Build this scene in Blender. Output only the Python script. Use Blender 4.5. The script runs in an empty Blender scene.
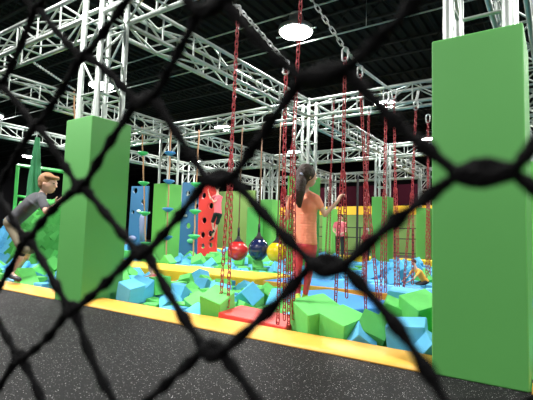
import bpy, bmesh, math, random
from mathutils import Vector, Matrix, Euler
R=math.radians
S=bpy.context.scene
COL=S.collection
random.seed(11)
# ---------------------------------------------------------------- camera, exposure, lights
cam_d=bpy.data.cameras.new('camera'); cam=bpy.data.objects.new('camera',cam_d); COL.objects.link(cam)
S.camera=cam
yaw,pitch,roll=R(34.2),R(4.6),R(1.75)
fw=Vector((-math.sin(yaw)*math.cos(pitch),math.cos(yaw)*math.cos(pitch),math.sin(pitch)))
rt=Vector((math.cos(yaw),math.sin(yaw),0)); up=rt.cross(fw)
rr=rt*math.cos(roll)+up*math.sin(roll); uu=up*math.cos(roll)-rt*math.sin(roll)
m=Matrix((rr,uu,-fw)).transposed().to_4x4(); m.translation=Vector((0,0,1.0)); cam.matrix_world=m
cam_d.sensor_width=36; cam_d.lens=431/533*36; cam_d.clip_start=.01; cam_d.clip_end=200
cam_d.dof.use_dof=True; cam_d.dof.focus_distance=6.5; cam_d.dof.aperture_fstop=11.5
S.view_settings.view_transform='Standard'; S.view_settings.look='None'; S.view_settings.gamma=1
S.view_settings.exposure=0.0
W=bpy.data.worlds.new('world'); S.world=W; W.use_nodes=True
W.node_tree.nodes['Background'].inputs[0].default_value=(.9,.95,1,1); W.node_tree.nodes['Background'].inputs[1].default_value=.02
LAMP_W=320
LIGHTS=[(x,y) for y in (-4.9,2.4,9.7,17.0,24.3) for x in (2.6,-5.8,-14.4,-23.2,-34.0) if not (y<0 and x<-16) and not (y==2.4 and x<-24)]

# ---------------------------------------------------------------- materials
MATS={}
def mat(name,col,rough=.5,metal=0,bump=0,bscale=60,var=0,vscale=3,emit=0,spec=.5,coat=0,sheen=0):
    if name in MATS: return MATS[name]
    M=bpy.data.materials.new(name); M.use_nodes=True; N=M.node_tree.nodes; L=M.node_tree.links
    b=N['Principled BSDF']; b.inputs['Base Color'].default_value=(*col,1); b.inputs['Roughness'].default_value=rough
    b.inputs['Metallic'].default_value=metal; b.inputs['Specular IOR Level'].default_value=spec
    b.inputs['Coat Weight'].default_value=coat; b.inputs['Sheen Weight'].default_value=sheen
    tc=N.new('ShaderNodeTexCoord')
    if var:
        n=N.new('ShaderNodeTexNoise'); n.inputs['Scale'].default_value=vscale; n.inputs['Detail'].default_value=3
        L.new(tc.outputs['Object'],n.inputs['Vector'])
        mx=N.new('ShaderNodeMix'); mx.data_type='RGBA'
        mx.inputs['A'].default_value=(*[c*(1-var) for c in col],1); mx.inputs['B'].default_value=(*[min(1,c*(1+var)) for c in col],1)
        L.new(n.outputs['Fac'],mx.inputs['Factor']); L.new(mx.outputs['Result'],b.inputs['Base Color'])
    if bump:
        n=N.new('ShaderNodeTexNoise'); n.inputs['Scale'].default_value=bscale; n.inputs['Detail'].default_value=2
        L.new(tc.outputs['Object'],n.inputs['Vector'])
        bp=N.new('ShaderNodeBump'); bp.inputs['Strength'].default_value=bump; bp.inputs['Distance'].default_value=.02
        L.new(n.outputs['Fac'],bp.inputs['Height']); L.new(bp.outputs['Normal'],b.inputs['Normal'])
    if emit:
        b.inputs['Emission Color'].default_value=(1,.98,.95,1); b.inputs['Emission Strength'].default_value=emit
    MATS[name]=M; return M
ALU=mat('brushed aluminium',(.36,.40,.375),.45,.7,var=.15,vscale=8)
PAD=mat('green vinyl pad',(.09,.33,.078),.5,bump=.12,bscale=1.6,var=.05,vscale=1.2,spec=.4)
YELW=mat('bright yellow vinyl',(.84,.56,.03),.6,bump=.1,bscale=3,spec=.3)
YEL=mat('yellow vinyl pad',(.70,.37,.055),.5,bump=.15,bscale=3,var=.05,spec=.4)
BLUP=mat('blue vinyl pad',(.06,.27,.62),.8,bump=.1,bscale=3,spec=.12)
REDP=mat('red vinyl pad',(.75,.07,.06),.5,bump=.1,bscale=3,spec=.4)
FG=mat('light green foam',(.16,.66,.16),.9,var=.08,vscale=5,bump=.05,bscale=80,spec=.2)
FD=mat('shaded green foam',(.085,.38,.09),.9,var=.08,vscale=5,bump=.05,bscale=80,spec=.2)  # shaded copy of the light green foam, shade carried by the base colour
FB=mat('light blue foam',(.13,.48,.78),.9,var=.08,vscale=5,bump=.05,bscale=80,spec=.2)
FDB=mat('teal blue foam',(.07,.31,.52),.9,var=.08,vscale=5,bump=.05,bscale=80,spec=.2)
REDC=mat('red coated chain',(.36,.018,.028),.38,.15,spec=.6)
GALV=mat('galvanised chain',(.58,.60,.60),.35,.7)
ROPE=mat('black net cord',(.0035,.0035,.004),.9,bump=.7,bscale=700,spec=.12)
BLK=mat('matt black',(.012,.012,.014),.8)
DARK=mat('black rubber',(.02,.02,.022),.6)
BOARDB=mat('blue climbing board',(.03,.13,.27),.45)
BOARDR=mat('red climbing board',(.72,.035,.03),.4)
TAN=mat('tan rope',(.50,.27,.15),.8,bump=.3,bscale=200)
SKIN=mat('skin',(.62,.36,.27),.5,var=.04)
FRAMEG=mat('bright green steel',(.06,.55,.10),.4)
NETG=mat('green netting',(.035,.22,.09),.8)
OLIVE=mat('olive green padding',(.13,.23,.055),.6)
# speckled rubber floor
def floor_mat():
    M=bpy.data.materials.new('speckled rubber floor'); M.use_nodes=True; N=M.node_tree.nodes; L=M.node_tree.links
    b=N['Principled BSDF']; b.inputs['Roughness'].default_value=.7; b.inputs['Specular IOR Level'].default_value=.15
    tc=N.new('ShaderNodeTexCoord')
    v=N.new('ShaderNodeTexVoronoi'); v.inputs['Scale'].default_value=125
    L.new(tc.outputs['Object'],v.inputs['Vector'])
    sep=N.new('ShaderNodeSeparateColor'); L.new(v.outputs['Color'],sep.inputs[0])
    g=N.new('ShaderNodeMath'); g.operation='GREATER_THAN'; g.inputs[1].default_value=.87; L.new(sep.outputs[0],g.inputs[0])
    l=N.new('ShaderNodeMath'); l.operation='LESS_THAN'; l.inputs[1].default_value=.40; L.new(v.outputs['Distance'],l.inputs[0])
    mu=N.new('ShaderNodeMath'); mu.operation='MULTIPLY'; L.new(g.outputs[0],mu.inputs[0]); L.new(l.outputs[0],mu.inputs[1])
    mu2=N.new('ShaderNodeMath'); mu2.operation='MULTIPLY'; L.new(mu.outputs[0],mu2.inputs[0]); L.new(sep.outputs[1],mu2.inputs[1])
    mx=N.new('ShaderNodeMix'); mx.data_type='RGBA'; mx.inputs['A'].default_value=(.0045,.0044,.005,1); mx.inputs['B'].default_value=(.55,.54,.54,1)
    L.new(mu2.outputs[0],mx.inputs['Factor']); L.new(mx.outputs['Result'],b.inputs['Base Color'])
    n=N.new('ShaderNodeTexNoise'); n.inputs['Scale'].default_value=150; L.new(tc.outputs['Object'],n.inputs['Vector'])
    bp=N.new('ShaderNodeBump'); bp.inputs['Strength'].default_value=.25; bp.inputs['Distance'].default_value=.01
    L.new(n.outputs['Fac'],bp.inputs['Height']); L.new(bp.outputs['Normal'],b.inputs['Normal'])
    return M
FLOOR=floor_mat()
LENS=mat('lamp lens',(1,1,1),.5,emit=60)

# ---------------------------------------------------------------- helpers
def link(name,bm,m,parent=None,smooth=False):
    me=bpy.data.meshes.new(name); bm.to_mesh(me); bm.free()
    if m: me.materials.append(m)
    if smooth:
        for p in me.polygons: p.use_smooth=True
    o=bpy.data.objects.new(name,me); COL.objects.link(o)
    if parent: o.parent=parent
    return o
def tag(o,label,cat,group=None,kind=None):
    o['label']=label; o['category']=cat
    if group: o['group']=group
    if kind: o['kind']=kind
    return o
def empty(name,loc,label,cat,group=None):
    o=bpy.data.objects.new(name,None); COL.objects.link(o); o.location=loc; o.empty_display_size=.1
    return tag(o,label,cat,group)
def struct(name,bm,m,smooth=False):
    o=link(name,bm,m,None,smooth); o['kind']='structure'; return o
def box(bm,c,s,rot=None,bev=0,seg=2):
    r=bmesh.ops.create_cube(bm,size=1); vs=r['verts']
    bmesh.ops.scale(bm,vec=s,verts=vs)
    if bev:
        es=list({e for v in vs for e in v.link_edges})
        q=bmesh.ops.bevel(bm,geom=es+vs,offset=bev,segments=seg,affect='EDGES',profile=.7); vs=q['verts']
    if rot: bmesh.ops.rotate(bm,cent=(0,0,0),matrix=Euler([R(a) for a in rot]).to_matrix(),verts=vs)
    bmesh.ops.translate(bm,vec=c,verts=vs); return vs
def frame_of(d):
    d=d.normalized(); a=Vector((0,0,1)) if abs(d.z)<.9 else Vector((1,0,0))
    u=d.cross(a).normalized(); return u,d.cross(u).normalized()
def tube(bm,pts,rad,n=8,caps=True,flat=None,twist=0):
    pts=[Vector(p) for p in pts]; rings=[]; k=len(pts)
    u=None
    for i,p in enumerate(pts):
        d=(pts[min(i+1,k-1)]-pts[max(i-1,0)]).normalized()
        if u is None: u,v=frame_of(d)
        else:
            u=(u-d*u.dot(d)).normalized(); v=d.cross(u)
        r=rad[i] if isinstance(rad,(list,tuple)) else rad
        ring=[]
        for j in range(n):
            a=2*math.pi*j/n; f=1 if not flat else math.sqrt(1/((math.cos(a)/1)**2+(math.sin(a)/flat)**2))
            aa=a+twist*i; ring.append(bm.verts.new(p+(u*math.cos(aa)+v*math.sin(aa))*r*f))
        rings.append(ring)
    for a,b in zip(rings,rings[1:]):
        for j in range(n): bm.faces.new((a[j],a[(j+1)%n],b[(j+1)%n],b[j]))
    if caps: bm.faces.new(rings[0][::-1]); bm.faces.new(rings[-1])
def lathe(bm,prof,c=(0,0,0),n=32):
    rings=[[bm.verts.new((c[0]+r*math.cos(2*math.pi*j/n),c[1]+r*math.sin(2*math.pi*j/n),c[2]+z)) for j in range(n)] for r,z in prof]
    for a,b in zip(rings,rings[1:]):
        for j in range(n): bm.faces.new((a[j],a[(j+1)%n],b[(j+1)%n],b[j]))
    bm.faces.new(rings[0][::-1]); bm.faces.new(rings[-1])
def copy_tree(o,parent=None):
    c=o.copy(); COL.objects.link(c)
    if parent: c.parent=parent
    for ch in list(o.children): copy_tree(ch,c)
    return c

# ---------------------------------------------------------------- the hall
HX0,HX1,HY0,HY1,HZ=-42,14,-8,34,7.3
bm=bmesh.new(); box(bm,((HX0+HX1)/2,(HY0+3.5)/2,-.25),(HX1-HX0,3.5-HY0,.5)); struct('floor',bm,FLOOR)
bm=bmesh.new(); box(bm,((HX0+HX1)/2,(3.5+7.7)/2,-.6),(HX1-HX0,7.7-3.5,.2)); struct('floor_pit',bm,mat('pit floor',(.015,.05,.03),.9))
bm=bmesh.new(); box(bm,((HX0+HX1)/2,(7.7+18.6)/2,-.4),(HX1-HX0,18.6-7.7,.3)); struct('floor_far_pit',bm,mat('pit floor',(.015,.05,.03),.9))
bm=bmesh.new(); box(bm,((HX0+HX1)/2,(18.6+HY1)/2,-.25),(HX1-HX0,HY1-18.6,.5)); struct('floor_back',bm,DARK)
WALLM=mat('black painted wall',(.004,.004,.005),.9,spec=.15)
for nme,c,s in (('wall_left',(HX0-.1,13,3.6),(.2,42.4,7.6)),('wall_right',(HX1+.1,13,3.6),(.2,42.4,7.6)),
                ('wall_back',(-14,HY1+.1,3.6),(56,.2,7.6)),('wall_front',(-14,HY0-.1,3.6),(56,.2,7.6))):
    bm=bmesh.new(); box(bm,c,s); struct(nme,bm,WALLM)
# corrugated steel deck ceiling
bm=bmesh.new(); prev=None; x=HX0; k=0; pat=[(0,0),(.12,0),(.16,.07),(.28,.07)]
while x<HX1+.3:
    for dx,dz in pat:
        cur=[bm.verts.new((x+dx,HY0,HZ+dz)),bm.verts.new((x+dx,HY1,HZ+dz))]
        if prev: bm.faces.new((prev[0],prev[1],cur[1],cur[0]))
        prev=cur
    x+=.32
struct('ceiling',bm,mat('painted steel deck',(.0045,.0045,.0055),.9,spec=.15))
def joist(y,nm):
    b=bmesh.new()
    for z in (HZ-.05,HZ-.50): box(b,((HX0+HX1)/2,y,z),(HX1-HX0,.09,.05))
    xx=HX0; s=0
    while xx<HX1-.5:
        tube(b,[(xx,y,HZ-.05 if s else HZ-.5),(xx+.45,y,HZ-.5 if s else HZ-.05)],.016,5); xx+=.45; s=1-s
    struct(nm,b,mat('dark joist steel',(.010,.010,.011),.8,spec=.2))
for i,y in enumerate([-5,-2.4,.2,2.8,5.4,8.0,10.6,13.2,15.8,18.4,21.0,23.6,26.2,28.8]): joist(y,'trim_%d'%(i+1))
b=bmesh.new()
for x in (-30,-19.5,-9.5,.6): box(b,(x,13,HZ-.62),(.16,42,.22))
struct('trim_20',b,mat('dark joist steel',(.010,.010,.011),.8,spec=.2))

for i,(y,z) in enumerate(((10.2,6.4),(9.43,6.9))):
    b=bmesh.new(); tube(b,[(HX0,y,z),(HX1,y,z)],.022,8)
    for x in range(-40,14,6): tube(b,[(x,y,z),(x,y,HZ)],.008,5)
    struct('trim_%d'%(30+i),b,ALU,True)
# hanging lights
def make_light():
    t=empty('high_bay_light',(0,0,0),'x','ceiling light')
    b=bmesh.new(); lathe(b,[(.03,.55),(.16,.52),(.2,.4),(.2,.3),(.3,.22),(.46,.12),(.48,.03),(.47,0)],n=28); link('housing',b,mat('lamp housing',(.55,.56,.58),.35,.6),t,True)
    b=bmesh.new(); lathe(b,[(.44,-.012),(.40,-.05),(.22,-.10),(.05,-.115)],n=28); link('lens',b,LENS,t,True)
    b=bmesh.new(); tube(b,[(0,0,.53),(0,0,HZ-6.5+.02)],.012,6); link('cable',b,BLK,t)
    b=bmesh.new(); tube(b,[(-.62,0,-.02),(.62,0,-.02)],.022,8); link('guard_bar',b,ALU,t)
    return t
proto=None
for i,(x,y) in enumerate(LIGHTS):
    if proto is None: o=proto=make_light()
    else: o=copy_tree(proto)
    o.location=(x,y,6.5)
    ld=bpy.data.lights.new('lamp_glow','AREA'); ld.shape='DISK'; ld.size=.9; ld.energy=LAMP_W*(.62 if y>9 else 1); ld.color=(1,.985,.95)
    lo=bpy.data.objects.new('lamp_glow',ld); COL.objects.link(lo); lo.parent=o; lo.location=(0,0,-.14)
    row={-4.9:'row behind viewer',2.4:'row above black floor',9.7:'row over wrecking balls',17.0:'row over far pit',24.3:'row by back wall'}[y]
    cl={2.6:'rightmost',-5.8:'second from the right',-14.4:'third from the right',-23.2:'fourth from the right',-34.0:'leftmost'}[x]
    o['label']='white high bay lamp, %s in the %s'%(cl,row)
    if (x,y)==(-5.8,9.7): o['label']='large glowing white high bay lamp hanging at the top centre of the photo'

# ---------------------------------------------------------------- net in front of the viewer
def net():
    root=empty('rope_net',(0,.125,0),'black knotted rope barrier net close in front of the viewer','net')
    meas={(-5,3):(-252,1128),(-4,2):(-201,1089),(-3,1):(-154,1059),(-5,1):(-242,1057),(-4,0):(-196,1021),(-5,-1):(-244,994),(-3,-1):(-149,991),
      (-4,-2):(-196,961),(-2,0):(-108,1021),(-2,-2):(-106,957),(-5,-3):(-241,930),(-1,1):(-63,1053),(-1,-1):(-61,991),(-2,2):(-113,1090),(0,0):(-16,1018)}
    b=bmesh.new(); rnd=random.Random(5)
    def node(i,j):
        if (i,j) in meas: x,z=meas[(i,j)]
        else: x=-16+45.6*i+rnd.uniform(-3,3); z=1021+33.2*j+rnd.uniform(-2.5,2.5)
        return Vector((x/1000,rnd.uniform(-.0015,.0015),z/1000))
    nodes={}
    for i in range(-20,28):
        for j in range(-30,26):
            if (i+j)%2==0: nodes[(i,j)]=node(i,j)
    wide={(-2,0):.0078,(-1,-1):.0068,(0,0):.0078,(-2,-2):.0055,(-1,1):.0095,(-2,2):.0085,(-3,1):.0070,(-3,-1):.0045}
    hw={k:wide.get(k,.0036 if k[0]<-2 else .0068) for k in nodes}
    def strand(a,c,r0,seg=16):
        if a.x>.2 or a.x<-.45 or a.z>1.25 or a.z<.8: seg=7
        d=c-a; n=d.length; side=Vector((-d.z,0,d.x)).normalized()*rnd.uniform(-.0018,.0018); y=Vector((0,rnd.uniform(-.001,.001),0))
        pts=[a+d*(t/seg)+(side+y)*math.sin(math.pi*t/seg) for t in range(seg+1)]
        tube(b,pts,[r0*(1+.10*math.sin(t*1.7)+rnd.uniform(-.06,.06)) for t in range(seg+1)],8,True,flat=.62,twist=.62)
    for (i,j),p in nodes.items():
        w=hw[(i,j)]
        # the knot: two cords lying over each other
        for s in (-1,1):
            pts=[p+Vector((w*(t/4-1),.0008*s,s*.0013*math.sin(math.pi*t/8)+rnd.uniform(-.0001,.0001))) for t in range(9)]
            tube(b,pts,[.0026+.0007*math.sin(math.pi*t/8) for t in range(9)],9,True,flat=.8,twist=.5*s)
        for dj in (-1,1):
            q=nodes.get((i+1,j+dj))
            if q: strand(p+Vector((w*.92,0,.0008*dj)),q+Vector((-hw[(i+1,j+dj)]*.92,0,-.0008*dj)),.00255)
    link('netting',b,ROPE,root,True)
net()

# ---------------------------------------------------------------- aluminium truss grid
TW=.21; ZB,ZT=4.13,4.56
def lacing(b,A,D,u,L,r=.017,h=None,pitch=.70):
    n=max(2,round(L/pitch)); s=L/n
    for k in range(n+1):
        tube(b,[A+D*(k*s),A+D*(k*s)+u],r,6,False)
        if k<n:
            a,c=(A+D*(k*s),A+D*((k+1)*s)+u) if k%2 else (A+D*(k*s)+u,A+D*((k+1)*s))
            tube(b,[a,c],r,6,False)
def beam(p,axis,L,label,z0=ZB,z1=ZT):
    t=empty('truss_beam',p,label,'truss','aluminium truss grid beams')
    D=Vector(axis); Q=Vector((D.y,D.x,0))*TW; h=Vector((0,0,z1-z0)); o=Vector((0,0,0))
    for s in (-1,1):
        for hh in (o,h):
            b=bmesh.new(); tube(b,[Q*s+hh,Q*s+hh+D*L],.038,10); link('chord',b,ALU,t,True)
    for s in (-1,1):
        b=bmesh.new(); lacing(b,Q*s,D,h,L); link('side_bracing',b,ALU,t,True)
    for hh in (o,h):
        b=bmesh.new(); lacing(b,-Q+hh,D,Q*2,L,pitch=.95); link('cross_bracing',b,ALU,t,True)
GX=[-16,-10.80,-5.60,-.495,4.67]; GY=[3.785,10,16.2,22.4]
rown=['nearest','second nearest','third','farthest']; spn=['leftmost','second from the left','second from the right','rightmost']
for j,y in enumerate(GY):
    for i in range(4):
        beam((GX[i]+TW,y,ZB),(1,0,0),GX[i+1]-GX[i]-2*TW,'silver box truss beam running crosswise, %s span of the %s row'%(spn[i],rown[j]))
dn=['nearest','middle','farthest']; ln=['far left','left','central','right','far right']
for i,x in enumerate(GX):
    for j in range(3):
        beam((x,GY[j]+TW,ZB),(0,1,0),GY[j+1]-GY[j]-2*TW,'silver box truss beam running away from the viewer, %s span of the %s line'%(dn[j],ln[i]))
def column(x,y,label,pz=2.57,pw=.313,base=.0):
    t=empty('padded_column',(x,y,0),label,'column','green padded truss columns')
    h=Vector((0,0,ZT+.05-.05))
    for sx in (-1,1):
        for sy in (-1,1):
            b=bmesh.new(); tube(b,[(sx*TW,sy*TW,.06),(sx*TW,sy*TW,ZT+.06)],.044,12); link('chord',b,ALU,t,True)
    for A,u in ((Vector((-TW,-TW,2.95)),Vector((2*TW,0,0))),(Vector((-TW,TW,2.95)),Vector((2*TW,0,0))),(Vector((-TW,-TW,2.95)),Vector((0,2*TW,0))),(Vector((TW,-TW,2.95)),Vector((0,2*TW,0)))):
        b=bmesh.new(); lacing(b,A,Vector((0,0,1)),u,ZB-.1-2.95,pitch=1.0); link('bracing',b,ALU,t,True)
    b=bmesh.new(); box(b,(0,0,(pz+base)/2),(2*pw,2*pw+.035,pz-base),bev=.018,seg=3)
    for f in [f for f in b.faces if f.calc_area()>.1]: pass
    link('foam_pad',b,PAD if y<5 else mat('lit green vinyl pad',(.13,.46,.09),.5,bump=.1,bscale=1.6,spec=.4),t,False)  # far pads use a brighter pad green; lit fronts put into the colour
cl={(0,0):'slim distant green padded column at the far left edge',(1,0):'green padded column left of the photo edge',(2,0):'tall dark green padded column at left front on the yellow curb',(3,0):'huge green padded column filling the right edge of the photo',
 (0,1):'green padded column hidden behind the left front column',(1,1):'brightly lit green padded column behind the two knotted climbing ropes',(2,1):'green padded column directly behind the girl in orange',(3,1):'green padded column behind the huge right column',
 (1,2):'green padded column behind the wrecking balls',(2,2):'green padded column seen right of the pink shirted person',(3,2):'third green column behind the huge right column',(0,2):'small far green column behind the blue climbing board',
 (0,3):'tiny far green column among the back trusses, left of the balls',(1,3):'tiny far green column just left of the person in pink',(2,3):'narrow far green column next to the huge right column'}
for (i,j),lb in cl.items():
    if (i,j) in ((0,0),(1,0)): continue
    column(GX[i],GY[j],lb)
b=bmesh.new(); box(b,(0,0,1.15),(.62,.4,2.3),bev=.02); o=link('wall_pad',b,mat('bright green vinyl pad',(.10,.46,.09),.5),None); o.location=(-11.181,15.600,0.133); o.location.z=-.1
tag(o,'short light green pad standing before the column behind the wrecking balls','pad')

# ---------------------------------------------------------------- curbs, walkways and mats
def edge_pad(x0,x1,label):
    b=bmesh.new(); n=max(6,int((x1-x0)/.4)); vs=[]
    for k in range(n+1):
        x=x0+(x1-x0)*k/n; w=.012*math.sin(x*3.3)+.008*math.sin(x*7.1)
        vs.append([b.verts.new(q) for q in ((x,3.435+w*.3,0),(x,3.437+w*.3,.012),(x,3.475,.035+w*.4),(x,3.78,.055+w*.4),(x,3.85,.04),(x,3.87,-.5),(x,3.505,-.5),(x,3.505,0))])
    for a,c in zip(vs,vs[1:]):
        for q in range(8): b.faces.new((a[q],c[q],c[(q+1)%8],a[(q+1)%8]))
    b.faces.new(vs[0]); b.faces.new(vs[-1][::-1])
    tag(link('edge_pad',b,YEL,None,True),label,'pad','yellow edge pads')
edge_pad(-10.5,-5.925,'yellow vinyl edge pad under the boy, left of the left front column')
edge_pad(-5.28,-.82,'yellow vinyl edge pad running between the two front green columns')
edge_pad(-.17,4.5,'yellow vinyl edge pad right of the huge right column')
def walkway(c,s,mt,label,rz=0,edge=None):
    b=bmesh.new(); box(b,(0,0,0),s,bev=.03,seg=3)
    t=empty('padded_walkway',c,label,'walkway'); t.rotation_euler.z=R(rz)
    link('top_pad',b,mt,t,False)
    if edge:
        for sg in (-1,1):
            b=bmesh.new(); box(b,(0,sg*(s[1]/2+.027),-.005),(s[0],.06,s[2]),bev=.02); link('edge_strip',b,edge,t)
    return t
walkway((-8.7,7.72,-.19),(7.4,1.36,.62),YELW,'yellow padded walkway crossing the foam pit below the wrecking balls')
walkway((-2.4,7.72,-.20),(4.9,1.15,.60),BLUP,'blue padded walkway with yellow edges crossing behind the hanging chains',0,YEL)
walkway((-9,17.6,-.02),(17,1.1,.44),YELW,'far yellow padded walkway along the back of the foam pits')
walkway((-2.75,5.95,-.20),(1.75,1.15,.60),BLUP,'blue padded platform with a yellow front edge behind the girl',-25,YEL)
b=bmesh.new(); box(b,(0,0,0),(.86,.50,.07),bev=.02,seg=3); o=link('landing_mat',b,REDP,None); o.location=(-2.85,4.16,.045); o.rotation_euler=(R(2),R(4),R(6))
tag(o,'red landing mat lying on the foam just behind the yellow edge pad','mat')

# ---------------------------------------------------------------- chains
def link_ring(bm,c,ax,nrm,L,Wd,r,n=12,k=5):
    side=ax.cross(nrm).normalized(); pts=[]
    for i in range(n):
        a=2*math.pi*i/n; x=math.cos(a); y=math.sin(a)
        st=(L-Wd)/2*(1 if x>1e-6 else -1 if x<-1e-6 else 0)
        pts.append(c+ax*(x*Wd/2+st)+side*(y*Wd/2))
    rings=[]
    for i in range(n):
        d=(pts[(i+1)%n]-pts[i-1]).normalized(); v=d.cross(nrm).normalized()
        rings.append([bm.verts.new(pts[i]+(nrm*math.cos(2*math.pi*j/k)+v*math.sin(2*math.pi*j/k))*r) for j in range(k)])
    for i in range(n):
        a,b2=rings[i],rings[(i+1)%n]
        for j in range(k): bm.faces.new((a[j],a[(j+1)%k],b2[(j+1)%k],b2[j]))
def strand(bm,pts,pitch=.066,Wd=.040,r=.0062,off=0.):
    pts=[Vector(p) for p in pts]; acc=off; i=0; flip=0
    for a,c in zip(pts,pts[1:]):
        d=c-a; L=d.length; d=d/L; s=acc
        u,v=frame_of(d)
        while s<L:
            ang=flip*math.pi/2+.35; nr=u*math.cos(ang)+v*math.sin(ang)
            link_ring(bm,a+d*s,d,nr,pitch+.026,Wd,r); s+=pitch; flip+=1
        acc=s-L
def chain(top,bot,sp,label,m=REDC,dual=True,grp='red hanging chains',via=None):
    top=Vector(top); bot=Vector(bot)
    t=empty('hanging_chain',top,label,'chain',grp)
    rel=bot-top; mid=(Vector(via)-top if via else rel*.5)
    b=bmesh.new(); strand(b,[Vector((0,0,-.04)),mid],off=.01); link('upper_strand',b,m,t,True)
    for s in (-1,1):
        b=bmesh.new(); e=rel+Vector((sp*s*.5,sp*s*.12,.05*s))
        strand(b,[mid+Vector((s*.012,0,.03)),mid.lerp(e,.5)+Vector((s*.012,0,0)),e],off=.01 if s<0 else .03); link('lower_strand',b,m,t,True)
    b=bmesh.new(); link_ring(b,Vector((0,0,.03)),Vector((0,0,1)),Vector((0,1,0)),.16,.075,.012,16,6); link('shackle',b,GALV,t,True)
    return t
C=[(0,0,0.1,'red chain pair hanging left of the red landing mat, nearest the left column'),
 (0,0,0.07,'red chain pair hanging over the red mat, just left of the girl'),
 (0,0,0.05,'long red chain passing the girl and rising past the bright lamp'),
 (0,0,0.12,'red chain pair the girl grips with her right hand'),
 (0,0,0.1,'distant red chain pair seen between the girl and her raised hand'),
 (0,0,0.15,'red chain pair right of the girl ending above the blue platform'),
 (0,0,0.06,'thin red chain pair hanging before the green column right of the person in pink'),
 (0,0,0.06,'red chain pair hanging at the right corner of the blue platform'),
 (0,0,0.05,'red chain pair hanging over the blue walkway, left of the last two'),
 (0,0,0.14,'red chain pair spreading wide over the blue walkway near the right column'),
 (0,0,0.05,'red chain pair closest to the huge right column')]
CH=[]
CHP=[((-3.229, 4.0, 3.705), (-3.273, 4.0, 0.092)), ((-2.495, 3.98, 2.844), (-2.47, 3.98, 0.078)), ((-2.348, 4.03, 3.95), (-2.376, 4.03, 0.084)), ((-2.017, 4.5, 3.085), (-2.018, 4.5, 0.303)), ((-4.676, 9.8, 4.47), (-4.786, 9.8, 0.37)), ((-2.156, 5.3, 3.175), (-1.956, 5.3, 0.126)), ((-2.903, 7.6, 3.35), (-2.96, 7.6, 0.159)), ((-2.071, 6.1, 3.032), (-2.091, 6.1, 0.167)), ((-2.305, 7.2, 3.447), (-2.233, 7.2, 0.155)), ((-2.015, 7.5, 3.292), (-2.139, 7.5, 0.172)), ((-2.079, 8.6, 3.335), (-2.078, 8.6, 0.311))]
for (tp,bt),(_,_,sp,lb) in zip(CHP,C): chain(tp,bt,sp,lb,via=(-2.406,4.030,1.938) if 'rising past' in lb else None); CH.append((Vector(tp),Vector(bt)))
def grey(pts,label):
    p0=Vector(pts[0]); t=empty('steel_chain',p0,label,'chain','grey steel support chains')
    b=bmesh.new(); strand(b,[Vector(p)-p0 for p in pts],.078,.042,.0068); link('chain_strand',b,GALV,t,True)
up1=Vector((0,0,.09))
grey([(-2.55,4.05,4.15),CH[3][0]+up1],'grey steel chain dropping from the top of the photo to the gripped red chain')
grey([CH[3][0]+up1,CH[5][0]+up1,(-3.15,9.7,4.42)],'grey steel chain running from the gripped red chain to the second truss row')
grey([(-3.75,4.05,4.15),CH[0][0]+up1,CH[1][0]+up1],'grey steel chain joining the tops of the leftmost red chain and the next one')
grey([(-8.514,4.100,4.275),(-10.490,6.300,4.647)],'grey steel chain sloping below the left truss beam')
grey([CH[9][0]+up1,(-2.6,9.9,4.4)],'short grey chain joining the right truss beam to the spreading red chains')

# ---------------------------------------------------------------- knotted climbing ropes
def knot_rope(top,bot,zs,m,label):
    top=Vector(top);t=empty('climbing_rope',top,label,'rope','hanging ropes with foot discs')
    b=bmesh.new(); d=Vector(bot)-top
    tube(b,[d*(k/30)+Vector((.01*math.sin(k*.9),0,0)) for k in range(31)],.022,8); link('rope',b,TAN,t,True)
    for z in zs:
        b=bmesh.new(); c=d*((top.z-z)/(top.z-bot[2]))
        lathe(b,[(.05,.05),(.16,.035),(.19,0),(.12,-.05),(.05,-.10)],c,20); link('foot_disc',b,m,t,True)
DG=mat('green foot disc',(.05,.50,.16),.4); DB=mat('blue foot disc',(.03,.20,.50),.4)
knot_rope((-11.759,9.580,4.547),(-11.227,9.580,0.379),[3.639,2.608,1.596,0.600],DG,'tan climbing rope with green foot discs before the left blue board')
knot_rope((-10.336,9.580,4.381),(-10.265,9.580,0.078),[3.527,2.616,1.719,0.835],DB,'tan climbing rope with blue foot discs before the brightly lit green column')
knot_rope((-9.097,9.580,4.143),(-9.106,9.580,0.117),[2.473,1.649,0.896,0.242],DG,'tan climbing rope with green foot discs beside the red board')
knot_rope((-10.614,6.350,4.628),(-10.253,6.350,2.252),[3.312,2.647],DG,'tan climbing rope hanging close behind the left front column')

# ---------------------------------------------------------------- wrecking balls
def ball(c,m,rad,ztop,label,stretch=1.0):
    t=empty('wrecking_ball',c,label,'ball','hanging wrecking ball swings')
    b=bmesh.new(); bmesh.ops.create_uvsphere(b,u_segments=32,v_segments=20,radius=rad)
    for v in b.verts:
        v.co.z*=stretch
        if v.co.z>0: v.co.x*=1-.12*(v.co.z/rad)**2; v.co.y*=1-.12*(v.co.z/rad)**2
    link('ball',b,m,t,True)
    b=bmesh.new(); lathe(b,[(rad*.50,rad*stretch*.80),(rad*.40,rad*stretch*.98),(.06,rad*stretch*1.15),(.035,rad*stretch*1.42)],n=20); link('cap',b,BLK,t,True)
    b=bmesh.new(); tube(b,[(0,0,rad*stretch*1.4),(0,0,rad*stretch*1.4+.24)],.035,10); link('swivel',b,BLK,t,True)
    b=bmesh.new(); tube(b,[(0,0,rad*stretch*1.4+.2),(0,0,ztop-c[2])],.018,8); link('rope',b,mat('brown rope',(.20,.11,.07),.8),t,True)
ball((-7.667,9.900,0.521),mat('glossy red plastic',(.55,.02,.02),.12,coat=.6),.295,4.2,'glossy red wrecking ball hanging on a rope')
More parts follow.
